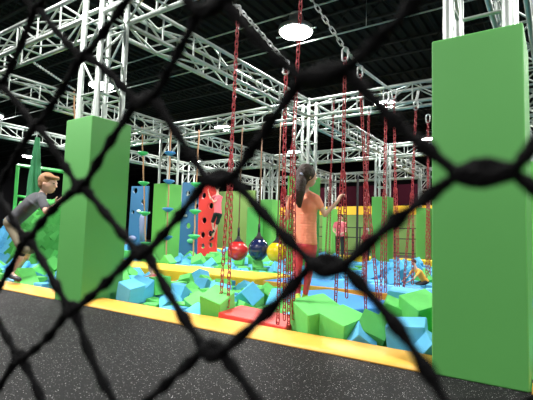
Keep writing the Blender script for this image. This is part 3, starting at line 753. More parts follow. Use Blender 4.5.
REST=[[-10.984,5.547,-0.35,85,-90,79,0.294,'g','l'],
[-7.104,4.581,-0.35,56,-90,-24,0.294,'b','l'],
[-10.852,5.212,-0.35,-180,0,-71,0.294,'g','l'],
[-6.695,5.131,-0.35,0,0,-63,0.294,'b','n1'],
[-5.625,5.036,-0.35,-78,-90,0,0.294,'b','n1'],
[-0.805,4.292,-0.35,-42,90,138,0.294,'g','n3'],
[-1.282,6.495,-0.35,-79,-90,33,0.294,'g','n3'],
[-1.062,6.291,-0.35,90,0,-136,0.294,'b','n3'],
[-0.787,4.891,-0.35,-35,-90,133,0.294,'g','n3'],
[-6.47,4.345,-0.35,-16,90,51,0.294,'t','n1'],
[-7.597,5.789,-0.35,180,0,69,0.294,'b','n1'],
[-9.945,6.48,-0.35,-85,-90,-51,0.294,'b','l'],
[-11.757,6.718,-0.35,0,180,76,0.294,'b','l'],
[-4.163,6.501,-0.35,-85,-90,41,0.294,'b','n2'],
[-9.934,4.397,-0.35,-89,-90,-55,0.294,'g','l'],
[-9.911,6.098,-0.35,-90,0,-15,0.294,'b','l'],
[-4.55,5.347,-0.35,-180,0,-67,0.294,'d','n1'],
[-8.335,5.556,-0.35,90,0,-82,0.294,'b','l'],
[-7.596,4.955,-0.35,-155,-90,0,0.294,'b','l'],
[-10.175,6.689,-0.35,42,-90,-92,0.294,'b','l'],
[-4.607,4.999,-0.35,26,-90,-98,0.294,'g','n1'],
[0.915,5.101,-0.08,43,95,-74,0.265,'b','n3'],
[-8.745,6.366,-0.123,-85,50,-49,0.294,'b','n1'],
[0.878,5.455,-0.35,-32,-90,-31,0.294,'g','n3'],
[0.973,4.657,-0.35,180,0,-19,0.294,'g','n3'],
[-7.106,5.379,-0.35,-90,0,124,0.294,'d','n1'],
[-5.391,6.152,-0.095,0,180,-84,0.265,'b','n1'],
[-5.933,5.923,-0.35,90,0,-2,0.294,'b','n1'],
[-0.691,6.749,-0.35,90,0,90,0.294,'d','n3'],
[-11.475,6.352,-0.35,10,-90,-91,0.294,'b','l'],
[-1.863,4.762,-0.293,-28,-2,-74,0.294,'d','n3'],
[-5.772,6.271,-0.35,-90,0,73,0.294,'g','n1'],
[0.332,4.079,-0.35,167,-90,-11,0.294,'b','n3'],
[-3.748,4.189,-0.318,-62,0,35,0.265,'g','n1'],
[-6.762,6.607,-0.35,-33,90,16,0.294,'d','n1'],
[-8.997,4.112,-0.35,90,0,77,0.294,'d','l'],
[-4.201,5.033,-0.35,-90,0,-10,0.294,'g','n1'],
[-10.235,4.822,-0.311,143,0,15,0.265,'g','l'],
[-9.267,4.377,-0.35,72,90,53,0.294,'g','l'],
[-9.456,4.053,-0.35,-180,0,-9,0.294,'t','l'],
[-0.616,6.29,-0.35,-180,0,63,0.294,'g','n3'],
[-2.419,4.712,-0.35,38,90,66,0.294,'b','n3'],
[-1.563,5.264,-0.312,90,145,-7,0.265,'g','n3'],
[-8.452,4.906,-0.35,0,0,165,0.294,'b','l'],
[-10.865,5.476,-0.08,59,90,-64,0.235,'g','l'],
[-11.693,6.714,-0.065,-32,-90,90,0.265,'b','l'],
[-8.924,5.979,-0.35,90,0,56,0.294,'d','n1'],
[-9.386,6.719,-0.35,0,0,-169,0.294,'b','n1'],
[-9.133,5.057,-0.285,23,52,156,0.265,'d','l'],
[-5.371,5.332,-0.35,180,0,9,0.294,'b','n1'],
[-10.137,4.071,-0.267,42,31,-180,0.265,'t','l'],
[-7.664,5.248,-0.196,-42,151,1,0.235,'d','n1'],
[-9.648,4.999,-0.095,90,0,-83,0.265,'t','l'],
[-7.655,4.942,-0.065,-85,-90,-7,0.265,'b','l'],
[-11.314,6.78,-0.11,0,0,-90,0.235,'b','l'],
[-1.178,5.134,-0.35,90,0,144,0.294,'g','n3'],
[-0.794,5.778,-0.14,90,0,-70,0.235,'b','n3'],
[-6.493,5.406,-0.35,-137,-90,0,0.294,'g','n1'],
[-10.848,6.05,-0.35,0,0,170,0.294,'g','l'],
[-4.425,5.295,-0.065,90,0,62,0.265,'b','n1'],
[-2.079,4.672,-0.119,11,120,28,0.265,'t','n3'],
[-6.93,4.266,-0.14,-90,0,82,0.235,'g','l'],
[-0.879,6.069,-0.189,-28,-33,-46,0.235,'b','n3'],
[-3.449,4.077,-0.134,-158,17,1,0.294,'g','n1'],
[-0.308,4.463,-0.309,90,-132,21,0.265,'g','n3'],
[0.629,4.626,-0.095,90,0,-25,0.265,'g','n3'],
[0.954,6.152,-0.35,-19,90,159,0.294,'b','n3'],
[0.854,4.356,-0.35,-69,-90,58,0.294,'d','n3'],
[-0.85,4.407,-0.009,90,-44,10,0.265,'g','n3'],
[-7.222,4.206,-0.35,-103,-90,20,0.294,'b','l'],
[-9.162,4.643,-0.095,90,0,71,0.265,'g','l'],
[-0.079,4.925,-0.21,-158,-47,24,0.265,'b','n3'],
[-3.94,4.406,-0.187,83,57,107,0.294,'g','n1'],
[-1.728,6.414,-0.35,0,-180,-72,0.294,'d','n3'],
[-9.439,6.347,-0.35,180,0,-64,0.294,'b','n1'],
[-11.656,5.021,-0.333,-106,0,133,0.265,'t','l'],
[-9.615,6.044,-0.209,45,-40,108,0.235,'g','l'],
[-6.467,4.965,-0.077,36,156,51,0.294,'g','n1'],
[0.199,4.015,-0.065,-90,0,90,0.265,'b','n3'],
[-9.675,4.59,-0.199,-141,-1,-56,0.265,'g','l'],
[-7.545,4.015,-0.321,-90,156,0,0.265,'g','l'],
[-0.508,4.324,-0.141,-41,-11,99,0.294,'g','n3'],
[-6.07,6.409,-0.21,-35,26,-117,0.265,'b','n1'],
[-4.45,4.015,-0.214,0,-51,0,0.265,'g','n1'],
[-6.481,6.78,-0.109,180,18,0,0.235,'g','n1'],
[-6.241,4.521,-0.112,88,-50,-111,0.265,'t','n1'],
[-11.374,5.765,-0.125,-19,-90,106,0.265,'d','l'],
[-10.657,4.668,-0.095,80,-90,0,0.265,'g','l'],
[-9.943,5.152,-0.199,75,45,84,0.265,'b','l'],
[-0.838,6.464,-0.148,-150,-39,44,0.265,'b','n3'],
[-10.251,5.06,-0.149,3,53,-75,0.265,'b','l'],
[-6.709,4.532,-0.207,56,-55,-85,0.265,'b','n1'],
[-9.714,6.717,-0.185,-54,47,-136,0.265,'b','n1'],
[-8.078,6.375,-0.267,46,-40,-44,0.265,'t','n1'],
[-7.874,6.05,-0.13,-55,121,40,0.294,'g','n1'],
[-11.88,5.188,-0.213,-31,26,-143,0.235,'b','l'],
[-8.905,4.555,-0.095,90,0,-110,0.265,'g','l'],
[-8.603,5.268,-0.095,0,0,80,0.265,'t','l'],
[-8.051,5.527,-0.094,-122,-18,6,0.294,'b','n1'],
[-6.514,4.088,-0.087,99,-11,28,0.265,'g','l'],
[-10.334,4.433,-0.275,-51,-51,76,0.265,'g','l'],
[-6.445,6.51,-0.11,0,0,73,0.235,'b','n1'],
[-8.674,4.229,-0.176,89,49,-90,0.265,'b','l'],
[-11.596,4.595,-0.173,-160,-22,0,0.265,'g','l'],
[-11.463,4.025,-0.103,-1,4,-90,0.265,'b','l'],
[-9.438,4.322,-0.08,-95,-90,0,0.235,'b','l'],
[-10.468,6.504,-0.191,-2,-131,-86,0.235,'g','l'],
[-4.93,5.914,-0.255,-66,-47,119,0.294,'b','n1'],
[-5.356,4.52,-0.105,-90,-9,-149,0.265,'g','n1'],
[-9.349,5.043,-0.006,48,-141,-54,0.235,'g','l'],
[-3.263,4.665,-0.323,90,-79,-57,0.294,'b','n2'],
[-0.731,5.26,-0.206,6,-42,96,0.294,'t','n3'],
[-11.373,5.51,-0.14,-18,90,-20,0.235,'g','l'],
[-7.946,4.946,-0.095,90,0,7,0.265,'g','l'],
[-7.044,4.584,-0.065,0,0,122,0.265,'g','l'],
[0.251,6.536,-0.35,0,0,-144,0.294,'g','n3'],
[-10.834,4.03,-0.35,-90,0,0,0.294,'g','l'],
[-10.871,4.011,-0.08,0,0,-174,0.235,'b','l'],
[-8.812,4.868,-0.177,1,-134,-111,0.265,'b','l'],
[-0.376,6.533,-0.239,40,-46,147,0.235,'b','n3'],
[-7.589,6.193,-0.252,-54,-161,1,0.294,'g','n1'],
[-11.49,6.548,-0.083,-3,-3,-32,0.235,'b','l'],
[-0.423,5.376,-0.14,-53,90,125,0.235,'g','n3'],
[-9.202,5.564,-0.132,-146,-6,58,0.265,'g','l'],
[-4.261,5.003,-0.065,0,0,125,0.265,'g','n1'],
[-11.885,4.447,-0.35,0,180,5,0.294,'b','l'],
[-7.605,4.326,-0.198,33,-37,110,0.265,'g','l'],
[-6.213,4.788,0.003,-130,32,9,0.265,'g','n1'],
[-7.292,5.731,-0.08,90,0,-109,0.294,'g','n1'],
[-5.994,5.27,-0.35,-90,0,109,0.294,'b','n1'],
[-7.724,5.545,-0.089,73,179,-4,0.265,'g','n1'],
[-11.138,4.301,-0.309,0,135,-52,0.265,'b','l'],
[-0.427,5.038,-0.103,-52,-13,75,0.235,'g','n3'],
[-3.537,4.425,-0.099,-13,0,165,0.265,'g','n1'],
[0.075,5.088,-0.034,140,-19,-88,0.265,'b','n3'],
[-11.07,6.673,-0.11,-180,0,80,0.235,'d','l'],
[-8.31,5.207,-0.095,90,0,94,0.265,'g','l'],
[-9.333,6.652,-0.065,-90,0,-130,0.265,'g','n1'],
[-9.812,4.038,-0.23,10,-136,-12,0.265,'g','l'],
[-8.498,5.902,-0.21,-121,-43,63,0.265,'b','n1'],
[-10.264,4.193,-0.049,168,-49,-44,0.265,'g','l'],
[-9.989,5.698,-0.164,172,-53,-40,0.265,'b','l'],
[-7.217,6.071,-0.11,90,0,167,0.235,'b','n1'],
[0.292,5.315,-0.211,17,51,33,0.265,'g','n3'],
[-10.973,5.832,-0.108,151,13,-17,0.235,'g','l'],
[-3.31,5.014,-0.201,149,29,-60,0.294,'b','n2'],
[-5.547,6.445,-0.076,-85,7,88,0.265,'b','n1'],
[-10.079,6.199,-0.07,180,-12,-15,0.265,'g','l'],
[-6.265,6.086,-0.11,0,0,-152,0.235,'b','n1'],
[-4.094,4.711,-0.115,-94,12,33,0.235,'g','n1'],
[-0.096,4.584,-0.134,53,152,2,0.235,'g','n3'],
[-10.544,4.006,-0.11,0,180,-87,0.235,'g','l'],
[-6.267,4.267,0.043,55,-158,-39,0.265,'g','n1'],
[0.216,6.14,-0.29,90,-38,9,0.294,'g','n3'],
[0.615,5.965,-0.125,90,0,-95,0.265,'d','n3'],
[-9.715,6.305,-0.05,121,38,-92,0.294,'t','l'],
[-6.745,6.262,-0.18,-41,9,86,0.265,'g','n1'],
[-6.95,4.908,-0.083,5,177,84,0.265,'t','n1'],
[-8.005,5.2,-0.064,90,-122,6,0.235,'d','l'],
[-10.271,5.566,-0.18,-121,41,-85,0.235,'b','l'],
[-9.292,4.035,-0.048,-97,105,-7,0.294,'b','l'],
[-10.703,4.33,-0.165,-40,-173,19,0.235,'g','l'],
[0.616,5.271,-0.151,-44,46,40,0.265,'g','n3'],
[-8.998,6.753,-0.104,35,97,124,0.265,'b','n1'],
[-6.807,5.346,-0.115,-151,24,40,0.235,'g','n1'],
[-0.179,4.782,0.003,40,-34,-4,0.265,'b','n3'],
[-10.104,6.757,-0.065,-90,0,3,0.265,'g','n1'],
[0.419,4.983,-0.095,-2,87,-14,0.265,'b','n3'],
[-0.587,4.657,-0.091,-90,131,-32,0.235,'d','n3'],
[-8.418,6.204,-0.092,-56,31,-125,0.235,'d','n1'],
[-8.707,6.754,-0.141,-92,-14,-89,0.235,'d','n1'],
[-11.64,5.869,-0.125,-90,0,-2,0.265,'g','l'],
[-11.301,4.366,-0.05,-137,-27,8,0.265,'b','l'],
[-10.496,6.031,-0.267,-137,41,-69,0.265,'g','l'],
[-5.867,4.368,-0.095,-19,90,117,0.265,'g','n1'],
[-4.436,4.74,-0.095,90,0,-62,0.265,'d','n1'],
[-7.943,6.731,-0.174,39,-6,-86,0.235,'b','n1'],
[-11.357,5.024,-0.104,-34,-147,-37,0.294,'g','l'],
[-8.854,6.049,-0.08,-114,90,-64,0.235,'g','n1'],
[-10.838,6.329,-0.094,-9,-163,78,0.235,'b','l'],
[-6.541,5.732,-0.14,0,0,9,0.235,'b','n1'],
[-5.282,5.033,-0.096,7,1,-78,0.294,'g','n1'],
[-6.179,5.546,-0.076,52,142,-35,0.294,'g','n1'],
[-7.314,6.735,-0.11,0,180,59,0.235,'g','n1'],
[-10.644,5.775,-0.078,-14,180,50,0.294,'d','l'],
[-5.809,6.765,-0.095,-90,0,90,0.265,'b','n1'],
[0.283,4.736,-0.125,0,0,168,0.265,'d','n3'],
[0.784,4.853,-0.077,-90,8,154,0.265,'g','n3'],
[-0.703,4.987,0.014,-46,-11,55,0.265,'g','n3'],
[-9.913,4.36,-0.009,-90,135,-39,0.265,'g','l'],
[-7.646,4.616,-0.048,58,55,-47,0.265,'b','l'],
[-9.722,5.885,0.003,49,140,10,0.265,'g','l'],
[-3.903,6.765,-0.095,61,-90,29,0.265,'g','n2'],
[-11.224,6.45,-0.092,-96,-3,-107,0.235,'g','l'],
[1.119,5.571,-0.127,1,-135,25,0.265,'g','n3'],
[-0.85,4.715,-0.01,-73,133,2,0.235,'g','n3'],
[-7.265,4.861,-0.166,-131,0,94,0.235,'b','n1'],
[-11.595,4.289,-0.11,90,0,-82,0.235,'g','l'],
[1.004,4.608,-0.08,-90,0,-149,0.235,'b','n3'],
[-10.176,5.879,0.023,131,-48,18,0.294,'g','l'],
[-11.178,6.087,-0.085,-8,-10,42,0.294,'g','l'],
[0.224,4.328,-0.03,92,-114,0,0.294,'b','n3'],
[-10.773,6.604,-0.103,-105,28,-17,0.265,'g','l'],
[-9.112,6.219,-0.12,6,-102,-120,0.235,'g','n1'],
[0.815,4.03,-0.094,0,173,0,0.294,'b','n3'],
[-10.959,4.671,-0.116,-98,9,77,0.235,'b','l'],
[-11.833,4.015,-0.125,-43,-90,-47,0.265,'g','l'],
[-5.667,5.262,-0.067,88,-74,102,0.294,'g','n1'],
[0.526,4.336,0.027,40,43,-64,0.265,'g','n3'],
[-3.969,6.487,-0.08,-24,90,-101,0.235,'b','n2'],
[-10.486,6.764,0.044,91,118,1,0.265,'b','l'],
[0.471,4.062,0.141,117,148,-3,0.265,'g','n3'],
[-0.097,6.032,-0.148,-41,156,-36,0.265,'g','n3'],
[-5.281,5.609,-0.14,-1,135,-83,0.235,'b','n1'],
[-10.492,5.396,-0.055,-107,18,39,0.294,'b','l'],
[-11.267,4.56,-0.219,52,145,16,0.235,'b','l'],
[-10.445,6.306,-0.007,-132,41,91,0.294,'b','l'],
[-9.153,4.322,-0.065,90,0,177,0.265,'g','l'],
[-0.396,4.591,0.137,38,-58,91,0.265,'g','n3'],
[-7.164,5.425,-0.08,114,90,47,0.235,'g','n1'],
[1.193,4.938,-0.112,90,-97,70,0.265,'d','n3'],
[-0.295,5.003,0.119,55,-160,35,0.265,'d','n3'],
[-5.104,4.048,-0.077,109,0,68,0.235,'b','n1'],
[-6.95,5.678,-0.057,2,-172,-28,0.294,'b','n1'],
[-0.233,4.351,0.16,27,157,55,0.265,'g','n3'],
[-6.641,4.378,0.03,32,-14,26,0.294,'b','l'],
[-9.634,4.06,-0.023,-6,-46,3,0.265,'b','l'],
[-8.411,5.538,-0.065,0,0,-18,0.265,'b','l'],
[-7.435,5.335,0.035,-29,-147,23,0.265,'b','n1'],
[-11.882,4.133,0.16,0,0,-85,0.294,'b','l'],
[-5.913,4.929,-0.095,-138,-90,-33,0.265,'g','n1'],
[-8.143,5.975,-0.07,25,0,91,0.235,'g','n1'],
[-11.888,4.995,-0.035,-92,-39,90,0.265,'g','l'],
[-8.735,5.593,-0.099,-12,0,-11,0.265,'g','l'],
[-5.404,5.326,-0.042,67,0,10,0.235,'b','n1'],
[-4.466,6.376,-0.19,-26,-39,-44,0.265,'g','n2'],
[-9.366,6.299,-0.05,-90,17,71,0.235,'b','n1'],
[0.86,4.378,-0.08,-90,0,-150,0.235,'b','n3'],
[0.376,4.72,0.13,90,0,162,0.235,'t','n3'],
[-4.738,4.674,-0.151,-32,0,8,0.265,'b','n1'],
[-5.665,4.64,-0.095,40,90,-96,0.265,'b','n1'],
[-7.304,5.099,-0.14,87,90,-89,0.235,'g','n1'],
[1.194,4.007,-0.094,55,-96,35,0.235,'b','n3'],
[-10.083,6.464,-0.08,-90,0,165,0.235,'b','l'],
[-11.82,4.51,0.05,-12,160,20,0.294,'b','l'],
[0.055,4.59,0.1,26,-33,-3,0.235,'d','n3'],
[-9.017,5.793,-0.076,0,18,-124,0.265,'g','l'],
[-7.323,4.426,-0.046,-61,141,-17,0.265,'b','l'],
[-6.706,4.72,0.1,47,-40,-23,0.265,'g','n1'],
[-7.029,5.225,0.107,112,26,113,0.265,'g','n1'],
[-5.531,4.307,0.058,-28,135,-6,0.235,'g','n1'],
[-8.242,6.777,-0.11,-90,0,-91,0.235,'b','n1'],
[1.046,6.747,-0.158,14,5,-109,0.235,'g','n3'],
[-7.204,4.857,0.13,-97,-60,4,0.265,'g','n1'],
[-10.014,4.026,0.081,69,-153,10,0.265,'g','l'],
[-3.652,4.298,0.127,101,-6,12,0.235,'g','n1'],
[-10.955,4.41,-0.009,22,-145,-27,0.265,'b','l'],
[-11.411,4.553,0.087,-52,-40,-110,0.235,'t','l'],
[-10.718,11.226,-0.115,108,-90,0,0.27,'b','f1'],
[-17.167,15.771,-0.115,90,0,10,0.27,'b','f1'],
[-8.844,13.758,-0.115,90,0,-5,0.27,'g','f2'],
[-5.637,12.1,-0.115,-66,90,68,0.27,'b','f3'],
[-9.746,15.874,-0.085,90,0,30,0.33,'b','f3'],
[-7.837,14.62,-0.115,0,-180,-64,0.27,'b','f3'],
[-11.762,14.91,-0.115,-51,90,68,0.27,'b','f2'],
[-14.636,10.302,-0.1,-71,90,0,0.3,'g','f1'],
[-14.215,15.332,-0.115,-87,-90,74,0.27,'g','f1'],
[-16.188,12.343,-0.115,0,-180,-76,0.27,'b','f1'],
[-2.031,9.089,-0.115,-95,-90,0,0.27,'t','f3'],
[-8.19,15.728,-0.1,-79,90,-90,0.3,'b','f3'],
[-18.196,13.12,-0.115,0,180,72,0.27,'b','f1'],
[-10.288,16.275,-0.1,-90,0,-20,0.3,'g','f2'],
[-11.382,11.954,-0.1,-90,0,-2,0.3,'g','f1'],
[-6.93,9.46,-0.115,-8,-90,32,0.27,'g','f2'],
[-8.221,9.898,-0.115,-5,-90,0,0.27,'b','f2'],
[-7.609,16.488,-0.1,90,0,148,0.3,'b','f3'],
[-18.652,12.926,-0.085,-90,0,-169,0.33,'g','f1'],
[-6.668,10.256,-0.1,180,0,34,0.3,'b','f2'],
[-14.599,16.198,-0.115,111,90,0,0.27,'t','f1'],
[-14.979,13.797,-0.1,0,0,14,0.3,'g','f1'],
[-6.157,13.408,-0.085,41,-90,80,0.33,'b','f3'],
[-4.212,9.298,-0.1,109,-90,57,0.3,'b','f3'],
[-12.853,15.61,-0.085,112,90,47,0.33,'b','f2'],
[-3.735,11.195,-0.085,0,0,150,0.33,'b','f3'],
[-10.673,12.062,-0.1,90,0,-173,0.3,'g','f1'],
[-18.12,13.432,-0.115,0,0,-114,0.27,'b','f1'],
[-17.614,15.09,-0.085,-90,0,54,0.33,'b','f1'],
[-19.361,15.05,-0.085,0,180,-36,0.33,'g','f1'],
[-3.659,13.073,-0.1,-19,-90,0,0.3,'b','f3'],
[-5.556,10.573,-0.085,47,-90,0,0.33,'b','f3'],
[-5.151,11.803,-0.1,0,-180,84,0.3,'b','f3'],
[-15.311,16.534,-0.1,-98,90,32,0.3,'g','f1'],
[-11.657,11.682,-0.115,-90,0,8,0.27,'t','f1'],
[-2.206,12.169,-0.1,90,0,91,0.3,'b','f3'],
[-19.215,16.253,-0.115,0,180,-48,0.27,'b','f1'],
[-15.584,12.125,-0.115,-5,-90,0,0.27,'b','f1'],
[-12.619,9.82,-0.115,-47,90,95,0.27,'b','f1'],
[-8.809,9.881,-0.085,-90,0,-121,0.33,'b','f1'],
[-18.191,13.138,0.155,-15,-90,-118,0.27,'b','f1'],
[-5.652,8.867,-0.115,0,-180,-38,0.27,'b','f2'],
[-10.762,14.319,-0.1,0,0,-135,0.3,'b','f2'],
[-5.549,15.243,-0.085,90,0,-3,0.33,'t','f3'],
[-9.171,9.894,-0.115,0,-180,88,0.27,'b','f1'],
[-7.657,8.616,-0.1,107,-90,6,0.3,'g','f1'],
[-4.187,10.302,-0.115,7,-90,0,0.27,'b','f3'],
[-11.056,13.881,-0.085,168,90,0,0.33,'b','f2'],
[-10.26,16.684,-0.1,-99,-90,0,0.3,'t','f3'],
[-9.071,16.53,-0.1,166,90,0,0.3,'b','f3'],
[-9.446,12.725,-0.085,-90,0,32,0.33,'g','f2'],
[-6.591,13.639,-0.1,-90,0,-165,0.3,'g','f3'],
[-13.635,14.771,-0.1,136,90,0,0.3,'g','f1'],
[-5.148,8.811,-0.115,-152,-90,0,0.27,'g','f3'],
[-5.693,12.61,-0.1,0,0,52,0.3,'b','f3'],
[-9.74,13.84,-0.085,-180,0,-53,0.33,'b','f2'],
[-18.713,13.235,-0.115,-90,0,106,0.27,'d','f1'],
[-15.335,15.507,-0.1,0,-180,34,0.3,'g','f1'],
[-7.58,13.898,-0.115,90,0,-83,0.27,'b','f3'],
[-6.094,11.989,-0.1,0,0,16,0.3,'b','f3'],
[-10.269,13.908,-0.1,0,0,-121,0.3,'g','f2'],
[-19.737,15.226,-0.1,-56,90,0,0.3,'b','f1'],
[-13.179,14.522,-0.115,-11,90,26,0.27,'g','f1'],
[-20.272,16.706,-0.085,65,-90,0,0.33,'g','f1'],
[-7.888,16.682,-0.1,-180,0,39,0.3,'b','f3'],
[-15.428,14.807,-0.115,90,0,12,0.27,'b','f1'],
[-12.667,14.864,-0.1,-90,0,38,0.3,'g','f2'],
[-9.662,11.618,-0.085,0,0,45,0.33,'g','f2'],
[-12.348,13.296,-0.085,0,0,-57,0.33,'b','f1'],
[-15.087,10.704,-0.115,-164,90,0,0.27,'b','f1'],
[-9.845,10.657,-0.085,42,90,0,0.33,'g','f1'],
[-3.678,8.509,-0.115,-10,90,-12,0.27,'b','f3'],
[-14.664,15.769,-0.1,102,-90,1,0.3,'t','f1'],
[-7.888,10.842,-0.115,21,90,0,0.27,'b','f2'],
[-13.48,15.196,-0.1,0,-180,-26,0.3,'b','f1'],
[-13.422,10.614,-0.115,-90,0,-110,0.27,'g','f1'],
[-7.635,12.352,-0.1,0,0,121,0.3,'b','f3'],
[-13.106,15.24,-0.1,-118,-90,0,0.3,'b','f2'],
[-11.614,9.865,-0.115,90,0,91,0.27,'g','f1'],
[-14.2,12.364,-0.115,162,-90,0,0.27,'d','f1'],
[-7.275,13.35,-0.085,-90,0,78,0.33,'t','f3'],
[-11.649,11.33,-0.1,0,0,-121,0.3,'g','f1'],
[-16.311,12.989,-0.115,0,0,176,0.27,'t','f1'],
[-15.929,14.451,-0.115,-90,0,-10,0.27,'b','f1'],
[-7.38,11.295,-0.115,0,0,146,0.27,'b','f2'],
[-10.894,13.549,-0.115,-109,90,0,0.27,'g','f2'],
[-4.663,15.679,-0.1,-137,-90,0,0.3,'b','f3'],
[-5.121,10.112,-0.1,180,0,3,0.3,'b','f3'],
[-8.847,11.363,-0.115,23,90,11,0.27,'b','f2'],
[-10.342,15.889,-0.115,-90,0,-5,0.27,'g','f2'],
[-13.214,15.696,-0.115,90,0,-74,0.27,'b','f2'],
[-5.284,11.207,-0.115,0,0,-65,0.27,'b','f3'],
[-9.311,9.069,-0.1,-90,0,18,0.3,'b','f1'],
[-19.746,16.214,-0.115,166,90,0,0.27,'g','f1'],
[-6.754,11.858,-0.1,152,-90,0,0.3,'b','f3'],
[-17.112,14.295,-0.115,-90,0,-160,0.27,'g','f1'],
[-13.336,11.462,-0.085,146,-90,0,0.33,'b','f1'],
[-16.047,13.715,-0.115,150,-90,0,0.27,'b','f1'],
[-19.573,14.4,-0.115,-90,0,3,0.27,'g','f1'],
[-10.529,14.122,-0.1,0,0,-137,0.3,'b','f2'],
[-15.462,11.684,-0.1,-22,90,0,0.3,'b','f1'],
[-5.237,11.523,-0.115,-90,0,85,0.27,'g','f3'],
[-7.854,12.651,-0.115,-90,0,179,0.27,'d','f2'],
[-16.088,15.423,-0.1,-135,90,-40,0.3,'b','f1'],
[-6.42,8.608,-0.115,113,90,0,0.27,'g','f2'],
[-8.648,15.496,-0.085,-90,0,-156,0.33,'t','f3'],
[-9.911,9.027,-0.115,90,0,4,0.27,'g','f1'],
[-3.699,11.707,-0.1,-145,-90,0,0.3,'b','f3'],
[-10.551,13.613,-0.1,180,0,55,0.3,'b','f2'],
[-9.47,16.48,-0.085,0,0,-38,0.33,'b','f3'],
[-8.984,14.099,-0.085,90,0,-180,0.33,'b','f2'],
[-18.536,15.404,-0.1,90,0,-31,0.3,'b','f1'],
[-4.192,12.311,-0.115,90,0,-22,0.27,'g','f3'],
[-11.052,11.016,-0.1,0,0,129,0.3,'g','f1'],
[-6.464,12.643,-0.085,180,0,3,0.33,'b','f3'],
[-7.897,15.528,-0.115,52,-90,0,0.27,'b','f3'],
[-3.84,16.204,-0.115,180,0,90,0.27,'b','f3'],
[-14.135,13.173,-0.1,-90,0,-33,0.3,'b','f1'],
[-16.413,15.384,-0.115,0,0,-163,0.27,'g','f1'],
[-14.7,13.929,-0.1,5,-90,98,0.3,'b','f1'],
[-13.75,16.273,-0.1,0,0,-52,0.3,'b','f2'],
[-9.857,9.495,-0.115,180,0,5,0.27,'g','f1'],
[-13.634,10.378,-0.115,0,0,51,0.27,'b','f1'],
[-16.623,14.473,-0.1,-175,90,0,0.3,'g','f1'],
[-7.076,11.202,-0.085,0,0,-125,0.33,'b','f2'],
[-19.156,14.412,-0.1,-14,-90,150,0.3,'g','f1'],
[-19.007,15.427,-0.085,0,0,119,0.33,'g','f1'],
[-5.556,11.741,-0.085,-3,90,0,0.33,'b','f3'],
[-8.49,15.049,-0.115,-90,0,164,0.27,'b','f3'],
[-18.088,14.351,-0.085,90,0,-117,0.33,'b','f1'],
[-18.69,13.252,0.155,25,-90,-27,0.27,'g','f1'],
[-9.366,15.799,-0.1,-50,90,20,0.3,'b','f3'],
[-12.441,14.33,-0.1,-130,90,-28,0.3,'g','f1'],
[-9.017,16.063,-0.1,0,0,-115,0.3,'b','f3'],
[-18.724,16.464,-0.085,0,0,-105,0.33,'g','f1'],
[-13.28,12.221,-0.115,-27,-90,0,0.27,'g','f1'],
[-13.855,14.975,-0.115,90,0,-130,0.27,'b','f1'],
[-8.886,14.771,-0.085,-72,-90,0,0.33,'b','f3'],
[-17.524,15.68,-0.085,145,90,0,0.33,'g','f1'],
[-10.743,9.278,-0.115,-49,-90,0,0.27,'b','f1'],
[-6.82,14.795,-0.085,63,-90,0,0.33,'b','f3'],
[-7.056,12.085,-0.1,0,-180,74,0.3,'b','f3'],
[-11.757,16.064,-0.1,-90,0,74,0.3,'b','f2'],
[-8.114,10.609,-0.115,0,-180,-10,0.27,'b','f2'],
[-16.662,15.22,-0.1,50,-90,-121,0.3,'b','f1'],
[-9.428,14.37,-0.1,0,0,-41,0.3,'g','f2'],
[-17.279,14.805,-0.017,-135,0,2,0.33,'b','f1'],
[-9.908,14.11,-0.1,180,0,37,0.3,'b','f2'],
[-10.262,14.825,-0.085,0,0,180,0.33,'g','f2'],
[-6.299,11.331,-0.1,0,0,94,0.3,'b','f3'],
[-10.641,12.689,-0.085,-90,0,-148,0.33,'g','f2'],
[-7.583,12.728,-0.115,93,-90,-4,0.27,'b','f3'],
[-3.774,14.431,-0.115,6,90,86,0.27,'d','f3'],
[-8.423,12.925,-0.115,0,180,-73,0.27,'t','f2'],
[-16.653,13.364,-0.1,-99,90,42,0.3,'b','f1'],
[-5.807,13.024,-0.1,-90,0,97,0.3,'b','f3'],
[-5.507,9.48,-0.085,0,0,91,0.33,'b','f3'],
[-4.533,10.682,-0.115,74,-90,58,0.27,'b','f3'],
[-19.706,15.905,-0.1,170,90,0,0.3,'t','f1'],
[-8.978,11.748,-0.1,-90,0,-77,0.3,'b','f2'],
[-10.163,15.235,-0.1,0,180,-77,0.3,'g','f2'],
[-12.455,15.13,-0.1,-90,0,-34,0.3,'b','f2'],
[-5.892,11.366,-0.115,-90,0,12,0.27,'b','f3'],
[-9.996,15.607,-0.115,-90,0,178,0.27,'b','f2'],
[-13.335,14.255,-0.1,-90,0,-47,0.3,'b','f1'],
[-14.489,14.58,-0.085,-171,90,0,0.33,'g','f1'],
[-7.684,15.316,-0.1,-51,90,0,0.3,'b','f3'],
[-10.443,15.181,-0.115,0,180,-77,0.27,'b','f2'],
[-10.54,8.526,-0.115,34,-90,56,0.27,'b','f1'],
[-15.594,15.164,-0.085,-90,0,-3,0.33,'b','f1'],
[-18.15,14.767,-0.1,-90,0,-122,0.3,'b','f1'],
[-2.378,10.793,-0.1,109,90,0,0.3,'g','f3'],
[-9.915,11.356,-0.115,-7,90,17,0.27,'b','f1'],
[-19.015,14.848,-0.085,99,90,-75,0.33,'g','f1'],
[-4.478,15.353,-0.085,-107,90,0,0.33,'b','f3'],
[-14.353,11.869,-0.085,160,90,0,0.33,'b','f1'],
[-15.372,14.405,-0.115,-154,-90,0,0.27,'b','f1'],
[-9.981,12.906,-0.085,180,0,-81,0.33,'b','f2'],
[-11.744,13.736,-0.115,0,-180,-63,0.27,'t','f2'],
[-14.224,11.411,-0.115,180,0,85,0.27,'d','f1'],
[-6.09,10.689,-0.115,0,180,-56,0.27,'g','f3'],
[-7.606,9.499,-0.085,-6,90,89,0.33,'b','f2'],
[-9.968,13.291,-0.115,90,0,-83,0.27,'b','f2'],
